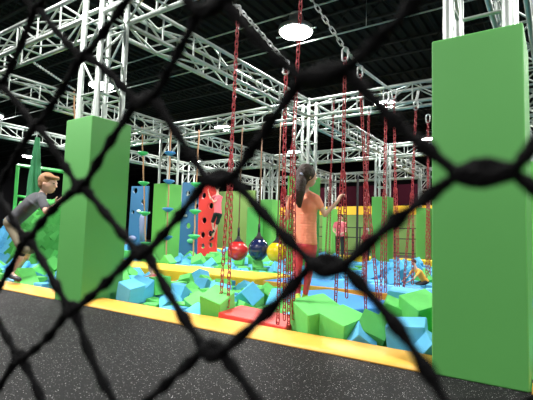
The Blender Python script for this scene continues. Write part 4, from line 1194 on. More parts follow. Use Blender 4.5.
[-3.754,12.74,-0.115,0,0,94,0.27,'g','f3'],
[-8.937,15.119,-0.1,0,0,-176,0.3,'b','f3'],
[-10.817,11.744,-0.1,21,90,97,0.3,'g','f1'],
[-7.277,10.918,-0.115,135,-90,0,0.27,'d','f2'],
[-8.471,10.122,-0.1,0,0,146,0.3,'g','f2'],
[-18.6,14.998,-0.085,-54,90,0,0.33,'b','f1'],
[-3.253,9.708,-0.1,-111,90,-56,0.3,'b','f3'],
[-5.386,14.278,-0.1,180,0,-53,0.3,'g','f3'],
[-8.193,12.595,-0.085,90,0,-161,0.33,'b','f2'],
[-11.358,10.777,-0.085,0,0,-140,0.33,'b','f1'],
[-10.599,10.935,-0.085,-90,0,-159,0.33,'b','f1'],
[-12.357,15.818,-0.115,-10,90,0,0.27,'b','f2'],
[-7.897,13.904,-0.115,-90,0,-106,0.27,'b','f3'],
[-6.812,8.551,-0.1,180,0,63,0.3,'b','f2'],
[-3.79,15.807,-0.1,145,-90,0,0.3,'t','f3'],
[-4.764,13.785,-0.115,-90,0,104,0.27,'d','f3'],
[-19.837,14.877,-0.1,-90,0,-116,0.3,'b','f1'],
[-15.931,14.996,-0.085,0,0,-176,0.33,'b','f1'],
[-6.688,12.947,-0.115,90,0,-40,0.27,'b','f3'],
[-14.996,15.875,-0.1,-90,0,-9,0.3,'g','f1'],
[-3.282,10.42,-0.1,180,0,51,0.3,'g','f3'],
[-8.199,11.528,-0.085,0,0,-15,0.33,'g','f2'],
[-12.73,15.258,-0.1,-180,0,-34,0.3,'g','f2'],
[-8.448,10.496,-0.1,0,180,-12,0.3,'g','f2'],
[-4.556,9.357,-0.1,90,0,-117,0.3,'b','f3'],
[-19.665,13.513,-0.085,109,90,0,0.33,'b','f1'],
[-7.151,16.235,-0.1,0,-180,54,0.3,'b','f3'],
[-16.231,13.431,-0.1,0,0,179,0.3,'b','f1'],
[-11.38,13.608,-0.115,-90,0,-155,0.27,'b','f2'],
[-12.846,9.473,-0.085,0,-180,-21,0.33,'g','f1'],
[-4.999,14.321,-0.115,-39,-90,59,0.27,'b','f3'],
[-9.514,10.876,-0.115,-180,0,18,0.27,'b','f1'],
[-9.638,10.388,-0.1,-40,90,0,0.3,'g','f1'],
[-8.958,10.472,-0.1,-90,0,-64,0.3,'d','f2'],
[-11.795,13.276,-0.115,0,0,10,0.27,'b','f1'],
[-11.097,15.138,-0.1,-48,-90,0,0.3,'b','f2'],
[-13.088,13.925,-0.085,-90,0,-72,0.33,'b','f1'],
[-6.354,9.544,-0.115,0,0,155,0.27,'b','f2'],
[-14.572,15.4,-0.085,0,0,-112,0.33,'g','f1'],
[-11.557,16.436,-0.1,161,90,0,0.3,'g','f2'],
[-6.825,15.158,-0.1,-90,0,-11,0.3,'b','f3'],
[-9.313,10.608,-0.1,0,0,-176,0.3,'b','f1'],
[-5.088,13.066,-0.115,0,0,163,0.27,'g','f3'],
[-18.32,16.463,-0.1,0,0,-148,0.3,'b','f1'],
[-12.568,16.318,-0.085,0,-180,-56,0.33,'g','f2'],
[-16.422,14.897,-0.1,0,-180,-26,0.3,'g','f1'],
[-15.179,9.408,-0.115,-90,0,99,0.27,'b','f1'],
[-12.562,8.879,-0.1,1,90,0,0.3,'g','f1'],
[-8.821,12.673,-0.115,98,-90,-66,0.27,'g','f2'],
[-4.923,12.162,-0.115,-90,0,172,0.27,'g','f3'],
[-12.909,12.903,-0.1,109,90,0,0.3,'g','f1'],
[-4.851,14.071,-0.1,-63,-90,83,0.3,'b','f3'],
[-12.961,12.044,-0.115,180,0,-3,0.27,'g','f1'],
[-12.61,12.22,-0.1,159,-90,0,0.3,'g','f1'],
[-13.863,12.026,-0.085,0,180,58,0.33,'b','f1'],
[-13.992,12.595,-0.1,-180,0,-18,0.3,'b','f1'],
[-10.038,10.947,-0.115,180,0,-51,0.27,'g','f1'],
[-7.75,13.237,-0.085,-90,0,-72,0.33,'b','f3'],
[-5.315,15.592,-0.1,-42,90,0,0.3,'b','f3'],
[-13.062,10.64,-0.085,-90,0,-114,0.33,'g','f1'],
[-17.809,13.685,-0.115,3,-90,0,0.27,'t','f1'],
[-8.564,16.179,-0.085,-90,0,80,0.33,'b','f3'],
[-5.467,14.901,-0.085,-87,-90,0,0.33,'g','f3'],
[-7.148,15.412,-0.085,0,0,10,0.33,'b','f3'],
[-19.778,15.57,-0.115,-180,0,-87,0.27,'g','f1'],
[-4.578,14.267,-0.115,180,0,-68,0.27,'b','f3'],
[-6.235,13.013,-0.085,0,0,160,0.33,'b','f3'],
[-4.135,14.404,-0.1,62,-90,0,0.3,'g','f3'],
[-16.018,10.726,-0.085,0,0,-95,0.33,'g','f1'],
[-14.086,16.174,-0.1,26,-90,0,0.3,'b','f1'],
[-6.927,13.679,-0.1,90,0,179,0.3,'b','f3'],
[-3.035,11.922,-0.1,-36,-90,-22,0.3,'b','f3'],
[-2.78,9.592,-0.115,77,90,0,0.27,'t','f3'],
[-2.185,10.158,-0.115,-180,0,50,0.27,'b','f3'],
[-9.475,13.104,-0.115,0,-180,-63,0.27,'g','f2'],
[-6.87,12.586,-0.085,0,0,-152,0.33,'b','f3'],
[-9.153,12.897,-0.085,0,180,-55,0.33,'b','f2'],
[-7.644,9.068,-0.1,93,90,-53,0.3,'b','f2'],
[-7.59,10.71,-0.085,-30,-90,109,0.33,'b','f2'],
[-8.067,14.383,-0.1,90,0,-41,0.3,'t','f3'],
[-5.646,8.525,-0.115,0,0,-68,0.27,'g','f2'],
[-10.81,14.681,-0.115,-167,90,0,0.27,'g','f2'],
[-2.627,11.042,-0.085,-28,90,44,0.33,'g','f3'],
[-5.063,16.035,-0.115,0,180,39,0.27,'g','f3'],
[-17.805,14.644,-0.115,180,0,52,0.27,'g','f1'],
[-14.809,14.927,-0.1,10,90,0,0.3,'g','f1'],
[-10.411,13.303,-0.115,-121,-90,0,0.27,'b','f2'],
[-9.866,16.256,-0.085,53,-90,0,0.33,'b','f3'],
[-13.063,11.705,-0.115,-90,0,-173,0.27,'d','f1'],
[-17.286,15.384,-0.085,-96,90,-56,0.33,'t','f1'],
[-7.406,11.701,-0.1,-90,0,178,0.3,'g','f2'],
[-9.681,12.483,-0.1,-180,0,35,0.3,'g','f2'],
[-7.915,9.794,-0.027,117,-27,-117,0.27,'b','f2'],
[-19.42,16.507,-0.115,180,0,-7,0.27,'g','f1'],
[-18.106,15.242,-0.085,84,90,0,0.33,'g','f1'],
[-4.202,11.908,-0.1,0,0,132,0.3,'b','f3'],
[-7.807,11.293,-0.115,-96,90,0,0.27,'g','f2'],
[-14.315,15.9,-0.085,-76,-90,24,0.33,'b','f1'],
[-4.718,14.54,-0.085,159,90,0,0.33,'b','f3'],
[-10.575,9.04,-0.1,-7,-90,140,0.3,'b','f1'],
[-4.198,16.38,-0.1,-59,-90,-18,0.3,'t','f3'],
[-13.719,13.332,-0.085,180,0,85,0.33,'g','f1'],
[-16.809,16.171,-0.115,90,0,-73,0.27,'b','f1'],
[-11.047,12.619,-0.085,101,-90,-17,0.33,'b','f1'],
[-7.141,14.962,-0.115,120,90,0,0.27,'t','f3'],
[-8.018,15.224,-0.064,-58,0,41,0.27,'b','f3'],
[-4.215,12.7,-0.085,90,0,109,0.33,'b','f3'],
[-6.636,14.07,-0.1,-147,90,0,0.3,'b','f3'],
[-6.346,10.384,-0.115,180,0,27,0.27,'g','f3'],
[-14.526,13.073,-0.115,160,90,0,0.27,'b','f1'],
[-19.988,16.538,-0.115,-180,0,-38,0.27,'b','f1'],
[-8.216,13.626,-0.1,90,0,-5,0.3,'b','f3'],
[-4.931,14.823,-0.085,24,-90,0,0.33,'g','f3'],
[-3.584,9.581,-0.115,-51,-90,0,0.27,'b','f3'],
[-13.013,12.533,-0.085,155,-90,0,0.33,'g','f1'],
[-14.381,13.724,-0.1,0,0,30,0.3,'b','f1'],
[-17.902,15.818,-0.115,180,0,51,0.27,'b','f1'],
[-12.319,10.831,-0.115,-29,90,0,0.27,'b','f1'],
[-11.821,15.783,-0.115,-90,0,75,0.27,'g','f2'],
[-3.476,11.474,-0.1,0,0,117,0.3,'b','f3'],
[-3.078,12.777,-0.115,59,90,61,0.27,'b','f3'],
[-12.316,16.668,-0.085,107,90,0,0.33,'b','f2'],
[-9.229,13.562,-0.115,90,0,173,0.27,'b','f2'],
[-6.428,10.727,-0.115,26,-90,0,0.27,'b','f3'],
[-8.275,13.304,-0.085,-90,0,-91,0.33,'d','f2'],
[-13.046,11.216,-0.1,0,180,-69,0.3,'b','f1'],
[-10.718,13.082,-0.085,-180,0,16,0.33,'g','f2'],
[-11.115,14.679,-0.1,90,0,176,0.3,'b','f2'],
[-4.946,12.744,-0.1,-112,90,0,0.3,'g','f3'],
[-10.366,11.278,-0.085,-90,0,-60,0.33,'b','f1'],
[-6.147,15.897,-0.115,90,0,68,0.27,'t','f3'],
[-6.313,8.945,-0.115,-98,-90,-13,0.27,'g','f2'],
[-2.992,11.507,-0.1,65,90,86,0.3,'b','f3'],
[-7.265,13.691,0.076,-17,-38,179,0.33,'g','f3'],
[-7.712,16.207,-0.115,-90,0,144,0.27,'g','f3'],
[-12.086,14.397,-0.1,-180,0,-9,0.3,'b','f2'],
[-10.215,9.74,-0.1,1,90,121,0.3,'g','f1'],
[-15.994,13.05,-0.085,-125,90,47,0.33,'g','f1'],
[-6.971,16.514,-0.1,97,90,-16,0.3,'g','f3'],
[-7.265,14.484,-0.1,0,-180,64,0.3,'b','f3'],
[-14.591,9.544,-0.1,0,0,-10,0.3,'g','f1'],
[-7.027,12.906,-0.1,0,0,99,0.3,'t','f3'],
[-3.983,11.585,-0.1,-144,-90,0,0.3,'b','f3'],
[-14.522,12.559,-0.085,0,180,74,0.33,'b','f1'],
[-11.361,16.024,-0.085,-90,0,1,0.33,'b','f2'],
[-8.525,13.907,-0.051,90,25,127,0.3,'b','f3'],
[-12.15,11.084,-0.115,142,90,0,0.27,'g','f1'],
[-7.5,14.75,-0.115,-90,0,-3,0.27,'g','f3'],
[-13.228,12.952,-0.1,-90,0,-10,0.3,'g','f1'],
[-11.432,13.92,-0.085,68,90,0,0.33,'b','f2'],
[-3.142,15.908,-0.115,-9,-90,0,0.27,'g','f3'],
[-3.906,13.975,-0.115,-90,0,-80,0.27,'g','f3'],
[-6.622,12.198,-0.1,20,-90,0,0.3,'t','f3'],
[-8.351,11.908,-0.1,55,90,0,0.3,'g','f2'],
[-5.772,14.412,-0.115,7,90,0,0.27,'d','f3'],
[-13.406,13.825,-0.085,90,0,17,0.33,'g','f1'],
[-11.097,11.931,-0.115,0,0,177,0.27,'b','f1'],
[-2.374,10.374,-0.115,-49,-90,0,0.27,'b','f3'],
[-13.68,12.363,-0.115,-107,-90,0,0.27,'b','f1'],
[-19.081,13.19,-0.085,-90,0,-82,0.33,'b','f1'],
[-13.742,12.934,-0.085,-90,0,130,0.33,'b','f1'],
[-4.176,8.529,-0.115,-94,90,0,0.27,'b','f3'],
[-15.145,14.848,-0.1,-90,0,12,0.3,'b','f1'],
[-3.467,16.334,-0.085,-90,0,-50,0.33,'b','f3'],
[-14.948,13.481,-0.115,-152,-90,0,0.27,'b','f1'],
[-14.388,10.811,-0.1,90,0,160,0.3,'b','f1'],
[-5.517,13.734,-0.115,-131,90,-8,0.27,'g','f3'],
[-3.853,10.725,-0.115,180,0,-56,0.27,'b','f3'],
[-11.401,14.941,-0.1,-90,0,165,0.3,'b','f2'],
[-20.166,15.064,-0.085,-90,0,-58,0.33,'b','f1'],
[-16.49,15.698,-0.115,91,-90,-40,0.27,'g','f1'],
[-1.58,9.916,-0.085,90,0,96,0.33,'b','f3'],
[-10.099,15.973,0.151,93,-146,-20,0.3,'b','f2'],
[-2.833,14.333,-0.1,-90,0,143,0.3,'g','f3'],
[-18.267,15.627,-0.085,-45,-90,0,0.33,'g','f1'],
[-12.029,13.629,-0.115,0,0,-73,0.27,'b','f1'],
[-11.587,14.583,-0.1,-90,0,-105,0.3,'g','f2'],
[-14.615,13.35,-0.115,10,-90,0,0.27,'b','f1'],
[-11.116,11.481,-0.1,-180,0,59,0.3,'b','f1'],
[-6.309,12.27,-0.115,0,0,-77,0.27,'b','f3'],
[-11.629,15.221,-0.1,26,90,-102,0.3,'b','f2'],
[-13.734,14.163,-0.1,-90,0,54,0.3,'g','f1'],
[-3.209,12.279,-0.115,0,0,-121,0.27,'b','f3'],
[-4.405,14.99,-0.085,90,0,-173,0.33,'b','f3'],
[-10.247,8.635,-0.115,-132,90,38,0.27,'b','f1'],
[-14.184,10.508,-0.1,125,-90,31,0.3,'g','f1'],
[-9.831,14.699,-0.1,85,90,-66,0.3,'g','f2'],
[-12.143,16.085,-0.115,41,-90,0,0.27,'d','f2'],
[-11.232,14.326,-0.085,176,-90,0,0.33,'b','f2'],
[-10.345,9.311,-0.1,43,-90,0,0.3,'t','f1'],
[-8.801,14.425,-0.115,180,0,-39,0.27,'b','f3'],
[-16.985,13.619,-0.1,-117,90,-33,0.3,'d','f1'],
[-13.24,14.869,-0.085,42,-90,0,0.33,'b','f1'],
[-9.588,13.398,-0.1,-90,0,-76,0.3,'b','f2'],
[-16.805,11.93,-0.085,-107,-90,0,0.33,'t','f1'],
[-10.311,12.514,-0.115,38,-90,0,0.27,'d','f2'],
[-14.507,14.958,-0.115,0,0,175,0.27,'t','f1'],
[-4.124,11.249,-0.085,-90,0,-123,0.33,'b','f3'],
[-8.658,15.883,-0.115,-90,0,-9,0.27,'b','f3'],
[-8.107,12.985,-0.1,90,0,1,0.3,'b','f2'],
[-4.279,13.978,-0.085,-90,0,-63,0.33,'t','f3'],
[-7.293,8.5,-0.115,0,0,173,0.27,'d','f2'],
[-7.41,14.193,-0.115,0,-180,85,0.27,'b','f3'],
[-2.482,10.025,-0.115,0,0,148,0.27,'g','f3'],
[-1.784,16.004,-0.085,75,90,0,0.33,'g','f3'],
[-2.423,11.403,-0.085,-118,-90,0,0.33,'b','f3'],
[-15.614,16.679,-0.1,90,0,-38,0.3,'g','f1'],
[-13.048,16.504,-0.1,-180,0,83,0.3,'b','f2'],
[-15.245,13.266,-0.115,90,0,23,0.27,'g','f1'],
[-12.427,9.508,-0.115,-64,-90,-14,0.27,'b','f1'],
[-12.609,11.828,-0.021,90,34,-4,0.33,'g','f1'],
[-17.091,13.245,-0.085,-90,0,35,0.33,'b','f1'],
[-6.573,14.547,-0.115,71,-90,0,0.27,'b','f3'],
[-11.762,10.563,-0.021,-90,-124,10,0.33,'b','f1'],
[-5.176,15.149,-0.1,138,-90,-6,0.3,'b','f3'],
[-18.191,13.807,-0.115,90,0,-65,0.27,'g','f1'],
[-4.4,14.627,-0.115,-172,-90,0,0.27,'g','f3'],
[-14.741,11.809,-0.115,90,0,-114,0.27,'g','f1'],
[-7.809,15.88,-0.085,136,-90,0,0.33,'b','f3'],
[-12.936,13.289,-0.1,-90,0,-37,0.3,'g','f1'],
[-15.745,11.479,-0.115,-85,90,-29,0.27,'g','f1'],
[-10.062,11.752,-0.1,-111,-90,0,0.3,'b','f2'],
[-3.228,14.32,-0.085,-59,90,0,0.33,'t','f3'],
[-1.677,8.576,-0.115,-86,90,0,0.27,'t','f3'],
[-3.451,12.025,-0.1,-180,0,58,0.3,'d','f3'],
[-8.723,15.851,0.17,74,90,-10,0.3,'b','f3'],
[-9.281,16.23,-0.115,0,0,53,0.27,'g','f3'],
[-1.732,11.705,-0.115,0,0,-66,0.27,'b','f3'],
[-9.489,14.044,-0.115,180,0,-42,0.27,'b','f2'],
[-13.889,15.777,-0.035,90,68,-82,0.33,'g','f1'],
[-9.314,11.788,-0.1,90,0,106,0.3,'b','f2'],
[-2.402,12.609,-0.1,118,-90,0,0.3,'b','f3'],
[-5.076,16.476,-0.115,90,0,163,0.27,'d','f3'],
[-17.897,13.994,-0.115,-63,-90,0,0.27,'g','f1'],
[-6.292,14.131,-0.115,90,0,177,0.27,'g','f3'],
[-12.089,11.432,-0.1,90,0,9,0.3,'b','f1'],
[-12.269,14.767,-0.115,0,0,-137,0.27,'b','f2'],
[-1.239,11.051,-0.1,180,0,10,0.3,'g','f3'],
[-14.44,9.854,-0.1,-90,0,-89,0.3,'g','f1'],
[-3.761,10.369,-0.1,0,0,108,0.3,'b','f3'],
[-4.494,12.94,-0.1,43,-90,88,0.3,'b','f3'],
[-3.442,15.494,-0.115,69,90,0,0.27,'t','f3'],
[-5.981,11.655,-0.085,95,90,-74,0.33,'b','f3'],
[-10.32,11.916,-0.115,90,0,-24,0.27,'t','f1'],
[-4.037,13.659,-0.115,-90,0,-74,0.27,'g','f3'],
[-12.511,11.093,-0.085,0,0,-159,0.33,'g','f1'],
[-4.646,13.479,-0.1,-10,90,-15,0.3,'b','f3'],
[-10.142,12.185,-0.1,-29,-90,0,0.3,'g','f2'],
[-9.036,15.616,-0.085,-5,-90,13,0.33,'g','f3'],
[-13.355,16.317,-0.115,0,180,-2,0.27,'g','f2'],
[-2.542,11.828,-0.085,-138,-90,0,0.33,'b','f3'],
[-10.505,10.537,-0.1,-6,-90,119,0.3,'g','f1'],
[-13.407,9.973,-0.1,0,0,-154,0.3,'b','f1'],
[-5.873,14.139,-0.115,0,180,-7,0.27,'b','f3'],
[-14.062,11.116,-0.115,134,-90,0,0.27,'g','f1'],
[-16.13,12.062,-0.1,-165,-90,0,0.3,'g','f1'],
[-16.669,14.152,-0.115,0,0,9,0.27,'b','f1'],
[-14.87,16.349,-0.085,0,0,-25,0.33,'b','f1'],
[-12.121,13.068,-0.1,90,0,33,0.3,'d','f1'],
[-14.329,14.17,-0.1,0,0,138,0.3,'b','f1'],
[-8.018,11.953,-0.115,171,90,0,0.27,'g','f2'],
[-17.034,12.828,-0.085,90,0,99,0.33,'g','f1'],
[-15.993,15.723,-0.115,-90,0,0,0.27,'b','f1'],
[-12.464,13.635,-0.085,0,0,-67,0.33,'b','f1'],
[-17.304,14.492,0.139,106,-45,-88,0.33,'b','f1'],
[-8.214,14.833,-0.115,90,0,29,0.27,'b','f3'],
[-7.339,12.953,0.121,36,12,107,0.33,'b','f3'],
[-9.593,15.13,-0.085,-90,0,138,0.33,'g','f2'],
[-9.649,15.567,-0.115,-30,90,-7,0.27,'b','f3'],
[-11.99,16.55,-0.085,0,0,-22,0.33,'d','f2'],
[-7.821,14.589,0.17,85,-3,-100,0.27,'t','f3'],
[-10.034,13.623,0.023,40,-43,97,0.3,'b','f2'],
[-10.748,14.944,-0.115,0,180,-13,0.27,'b','f2'],
[-2.842,8.511,-0.115,-90,0,-95,0.27,'t','f3'],
[-10.481,11.604,-0.1,139,90,0,0.3,'b','f1'],
[-4.769,9.014,-0.026,-28,0,-15,0.33,'b','f3'],
[-5.245,14.593,-0.1,-180,0,-53,0.3,'b','f3'],
[-10.238,13.185,0.134,40,0,59,0.27,'g','f2'],
[-12.16,12.31,-0.1,0,0,105,0.3,'b','f1'],
[-9.331,15.318,-0.115,40,90,93,0.27,'t','f3'],
[-17.018,15.157,0.038,-59,-41,-161,0.3,'b','f1'],
[-6.866,11.532,-0.085,90,0,-37,0.33,'b','f3'],
[-19.328,15.733,-0.085,-85,90,0,0.33,'g','f1'],
[-7.33,12.48,-0.1,0,0,-156,0.3,'b','f3'],
[-4.604,12.599,-0.1,0,0,165,0.3,'b','f3'],
[-8.595,8.505,-0.1,90,0,180,0.3,'b','f1'],
[-15.667,10.807,-0.1,5,90,0,0.3,'t','f1'],
[-14.05,14.434,-0.085,-97,90,0,0.33,'g','f1'],
[-9.176,12.202,0.109,42,10,121,0.33,'b','f2'],
[-16.649,12.715,-0.115,-12,-90,30,0.27,'b','f1'],
[-12.129,15.049,0.068,-122,-7,60,0.3,'b','f2'],
[-8.047,16.146,-0.115,-180,0,77,0.27,'b','f3'],
[-13.574,14.43,-0.115,45,-90,0,0.27,'d','f1'],
[-16.463,16.095,-0.115,178,90,0,0.27,'g','f1'],
[-12.62,10.641,-0.085,0,0,-42,0.33,'b','f1'],
[-12.355,13.989,-0.115,100,-90,-24,0.27,'b','f1'],
[-1.089,10.749,-0.115,-148,-90,0,0.27,'b','f3'],
[-13.508,11.949,-0.085,-21,-90,0,0.33,'g','f1'],
[-5.786,10.778,-0.115,-85,-90,45,0.27,'b','f3'],
[-10.035,14.385,-0.115,-36,90,-6,0.27,'b','f2'],
[-8.805,12.321,-0.085,0,0,35,0.33,'d','f2'],
[-17.425,14.05,-0.085,39,-90,-81,0.33,'t','f1'],
[-12.793,11.455,-0.1,0,0,12,0.3,'g','f1'],
[-13.673,11.271,-0.085,-7,90,-69,0.33,'d','f1'],
[-13.453,8.502,-0.1,90,0,-89,0.3,'g','f1'],
[-14.545,11.474,-0.016,133,-33,57,0.27,'b','f1'],
[-16.247,14.038,-0.085,-12,-90,-157,0.33,'b','f1'],
[-5.134,10.552,-0.085,63,-90,-7,0.33,'b','f3'],
[-12.911,13.661,-0.115,-52,-90,72,0.27,'g','f1'],
[-4.352,10.952,-0.115,90,0,46,0.27,'t','f3'],
[-15.117,11.803,-0.042,-147,0,0,0.3,'g','f1'],
[-18.576,14.098,-0.085,0,180,-60,0.33,'g','f1'],
[-5.773,15.548,-0.115,62,90,0,0.27,'b','f3'],
[-8.494,14.603,-0.1,50,90,0,0.3,'g','f3'],
[-8.935,13.384,-0.115,0,0,-17,0.27,'g','f2'],
[-17.352,16.516,-0.085,-22,-90,0,0.33,'g','f1'],
[-12.856,14.333,-0.085,-90,0,-163,0.33,'g','f1'],
[-9.885,10.031,-0.115,-74,-90,0,0.27,'b','f1'],
[-13.191,11.897,0.17,0,0,70,0.3,'b','f1'],
[-10.701,13.911,0.112,45,-156,43,0.27,'b','f2'],
[-17.877,13.073,-0.115,99,-90,0,0.27,'b','f1'],
[-4.523,15.956,-0.115,139,-90,0,0.27,'b','f3'],
[-4.96,11.003,-0.115,-90,0,83,0.27,'g','f3'],
[-9.906,14.989,-0.115,-58,90,-27,0.27,'t','f2'],
[-11.596,12.951,-0.1,-90,0,33,0.3,'g','f1'],
[-6.226,16.306,-0.1,-90,0,145,0.3,'b','f3'],
[-7.879,14.904,-0.115,90,0,118,0.27,'b','f3'],
[-8.224,14.877,0.155,90,0,-91,0.27,'b','f3'],
[-18.678,13.601,-0.085,-90,0,19,0.33,'b','f1'],
[-9.115,14.482,0.155,-77,19,106,0.27,'g','f2'],
[-11.306,13.344,-0.115,25,-90,0,0.27,'t','f2'],
[-7.719,13.568,-0.115,0,0,20,0.27,'g','f3'],
[-4.184,15.483,-0.1,90,0,-71,0.3,'t','f3'],
[-9.594,8.809,-0.085,0,180,-85,0.33,'g','f1'],
[-11.394,10.286,0.022,157,-38,-37,0.33,'t','f1'],
[-6.113,15.194,-0.1,-130,-90,0,0.3,'b','f3'],
[-9.538,12.147,-0.038,90,-137,42,0.3,'b','f2'],
[-9.096,11.107,-0.115,90,0,20,0.27,'g','f2'],
[-15.341,10.28,-0.1,-65,90,0,0.3,'g','f1'],
[-15.069,14.543,-0.1,-90,0,-166,0.3,'b','f1'],
[-15.265,16.145,0.076,-64,-46,-77,0.3,'g','f1'],
[-2.753,15.62,-0.115,119,90,0,0.27,'g','f3'],
[-17.119,16.121,-0.085,90,0,-169,0.33,'b','f1'],
[-14.015,9.571,-0.085,90,0,-44,0.33,'b','f1'],
[-7.742,13.595,0.155,180,0,38,0.27,'g','f3'],
[-16.263,14.375,-0.1,0,180,3,0.3,'b','f1'],
[-8.802,14.483,0.155,-90,0,108,0.27,'b','f3'],
[-12.897,9.932,-0.115,-89,-90,-30,0.27,'b','f1'],
[-19.406,13.77,-0.1,90,0,50,0.3,'t','f1'],
[-6.39,11.961,-0.115,-180,0,-71,0.27,'b','f3'],
[-15.314,13.674,-0.048,-90,117,13,0.3,'g','f1'],
[-5.247,13.832,-0.115,0,0,-142,0.27,'g','f3'],
[-13.746,10.884,-0.115,-90,0,144,0.27,'g','f1'],
[-11.398,12.704,0.114,127,-33,-60,0.33,'g','f1'],
[-13.309,12.668,-0.115,0,0,-104,0.27,'g','f1'],
[-8.471,16.489,-0.115,180,0,0,0.27,'t','f3'],
[-14.937,15.483,-0.115,-170,-90,0,0.27,'t','f1'],
[-13.458,15.987,-0.1,0,180,-74,0.3,'g','f2'],
[-9.229,10.21,-0.085,0,-180,7,0.33,'g','f1'],
[-13.855,10.647,0.093,42,9,-45,0.27,'t','f1'],
[-11.765,8.812,-0.115,0,0,-179,0.27,'b','f1'],
[-18.888,13.874,-0.115,0,-180,-52,0.27,'g','f1'],
[-4.972,13.477,-0.115,0,0,-178,0.27,'g','f3'],
[-11.365,11.184,-0.1,0,-180,67,0.3,'b','f1'],
[-18.807,14.526,-0.085,-90,0,-160,0.33,'b','f1'],
[-8.273,14.079,-0.1,129,-90,0,0.3,'b','f3'],
[-17.526,11.395,-0.085,0,180,-32,0.33,'b','f1'],
[-16.611,13.727,-0.085,-90,0,162,0.33,'b','f1'],
[-18.173,16.134,-0.115,0,0,152,0.27,'b','f1'],
[-17.449,12.151,-0.115,-90,0,98,0.27,'b','f1'],
[-6.709,10.609,-0.085,0,0,-155,0.33,'g','f2'],
[-11.754,12.167,-0.1,0,180,-45,0.3,'b','f1'],
[-9.34,14.777,-0.085,0,0,162,0.33,'d','f2'],
[-1.032,9.828,-0.115,0,0,126,0.27,'b','f3'],
[-4.764,9.803,-0.085,-90,0,81,0.33,'g','f3'],
[-14.885,11.425,-0.115,90,0,-66,0.27,'t','f1'],
[-3.731,15.332,-0.1,0,0,1,0.3,'b','f3'],
[-14.211,15.45,0.17,90,0,-110,0.3,'g','f1'],
[-8.535,14.977,0.17,-124,90,47,0.3,'b','f3'],
[-17.132,12.136,-0.085,1,-90,0,0.33,'g','f1'],
[-3.814,16.531,-0.115,-71,90,0,0.27,'g','f3'],
[-4.505,8.764,-0.115,-26,90,149,0.27,'t','f3'],
[-15.77,13.356,-0.085,-90,0,-26,0.33,'b','f1'],
[-8.241,15.389,0.07,-46,34,-174,0.3,'d','f3'],
[-9.535,16.14,0.123,-73,-47,30,0.27,'g','f3'],
[-17.625,12.813,-0.1,0,0,-170,0.3,'g','f1'],
[-12.854,16.03,-0.115,90,0,-39,0.27,'b','f2'],
[-4.767,13.154,0.06,-49,151,12,0.3,'t','f3'],
[-12.044,11.846,-0.023,90,-58,-5,0.33,'b','f1'],
[-17.594,16.141,-0.085,0,0,54,0.33,'b','f1'],
[-8.635,10.87,-0.085,-17,90,0,0.33,'b','f2'],
[-3.339,13.207,-0.115,-114,90,0,0.27,'g','f3'],
[-10.68,15.609,-0.115,-19,90,55,0.27,'b','f2'],
[-9.252,12.492,-0.115,31,-90,0,0.27,'b','f2'],
[-13.192,13.512,-0.115,90,0,44,0.27,'g','f1'],
[-15.94,12.737,-0.115,9,90,0,0.27,'b','f1'],
[-15.941,13.752,0.17,0,-180,-79,0.3,'g','f1'],
[-6.12,11.058,-0.115,-80,-90,0,0.27,'b','f3'],
[-8.575,12.102,0.113,90,52,-55,0.27,'g','f2'],
[-7.203,15.785,-0.1,124,-90,0,0.3,'b','f3'],
[-18.388,14.53,-0.085,-56,90,0,0.33,'b','f1'],
[-6.593,11.175,-0.115,90,0,-152,0.27,'t','f3'],
[-15.528,13.951,-0.1,0,-180,-71,0.3,'d','f1'],
[-8.642,8.845,-0.115,180,0,-84,0.27,'b','f1'],
[-4.751,16.61,-0.115,-17,-90,0,0.27,'b','f3'],
[-4.581,12.255,-0.115,-90,0,104,0.27,'b','f3'],
[-13.549,9.499,-0.1,-73,90,0,0.3,'t','f1'],
[-15.268,14.117,-0.1,90,0,-71,0.3,'g','f1'],
[-15.69,14.682,0.102,30,140,54,0.33,'g','f1'],
[-18.519,16.093,-0.1,-87,90,0,0.3,'b','f1'],
[-8.518,12.466,-0.115,0,0,-47,0.27,'b','f2'],
[-14.697,12.242,-0.1,-91,90,0,0.3,'b','f1'],
[-11.397,8.862,-0.115,0,0,9,0.27,'t','f1'],
[-3.625,12.414,-0.1,-90,0,30,0.3,'b','f3'],
[-13.588,16.566,-0.1,90,0,46,0.3,'t','f2'],
[-5.936,16.729,-0.085,66,-90,-41,0.33,'b','f3'],
[-14.338,12.895,0.137,80,-30,130,0.3,'b','f1'],
[-4.112,15.862,-0.115,-19,90,31,0.27,'b','f3'],
[-11.652,8.518,-0.115,-90,0,8,0.27,'g','f1'],
[-14.036,13.964,-0.085,0,-180,31,0.33,'b','f1'],
[-16.746,16.088,0.17,90,0,-179,0.3,'b','f1'],
[-14.39,16.429,-0.115,119,-90,-45,0.27,'b','f1'],
[-3.484,13.689,-0.1,0,0,-45,0.3,'b','f3'],
[-12.252,16.017,0.155,-79,-90,0,0.27,'b','f2'],
[-13.19,9.674,-0.1,0,0,-138,0.3,'g','f1'],
[-9.298,13.852,0.06,52,-33,-42,0.27,'b','f2'],
[-4.026,14.69,-0.115,-26,-90,0,0.27,'d','f3'],
[-8.608,13.389,-0.085,0,-180,-5,0.33,'b','f2'],
[-15.275,11.381,-0.085,0,0,-73,0.33,'b','f1'],
[-9.221,15.058,0.098,120,-40,-38,0.27,'b','f3'],
[-11.733,10.985,0.028,128,23,59,0.33,'b','f1'],
[-10.925,10.479,-0.115,27,-90,-29,0.27,'b','f1'],
[-5.289,10.863,-0.115,90,0,136,0.27,'b','f3'],
[-17.779,13.39,-0.115,-89,90,0,0.27,'b','f1'],
[-15.073,12.907,-0.1,90,0,131,0.3,'g','f1'],
[-6.438,11.638,0.085,-83,-40,94,0.3,'b','f3'],
[-4.889,8.52,-0.115,90,0,-162,0.27,'b','f3'],
[-13.376,13.275,0.049,-32,33,175,0.27,'b','f1'],
[-15.497,12.923,-0.085,112,90,0,0.33,'g','f1'],
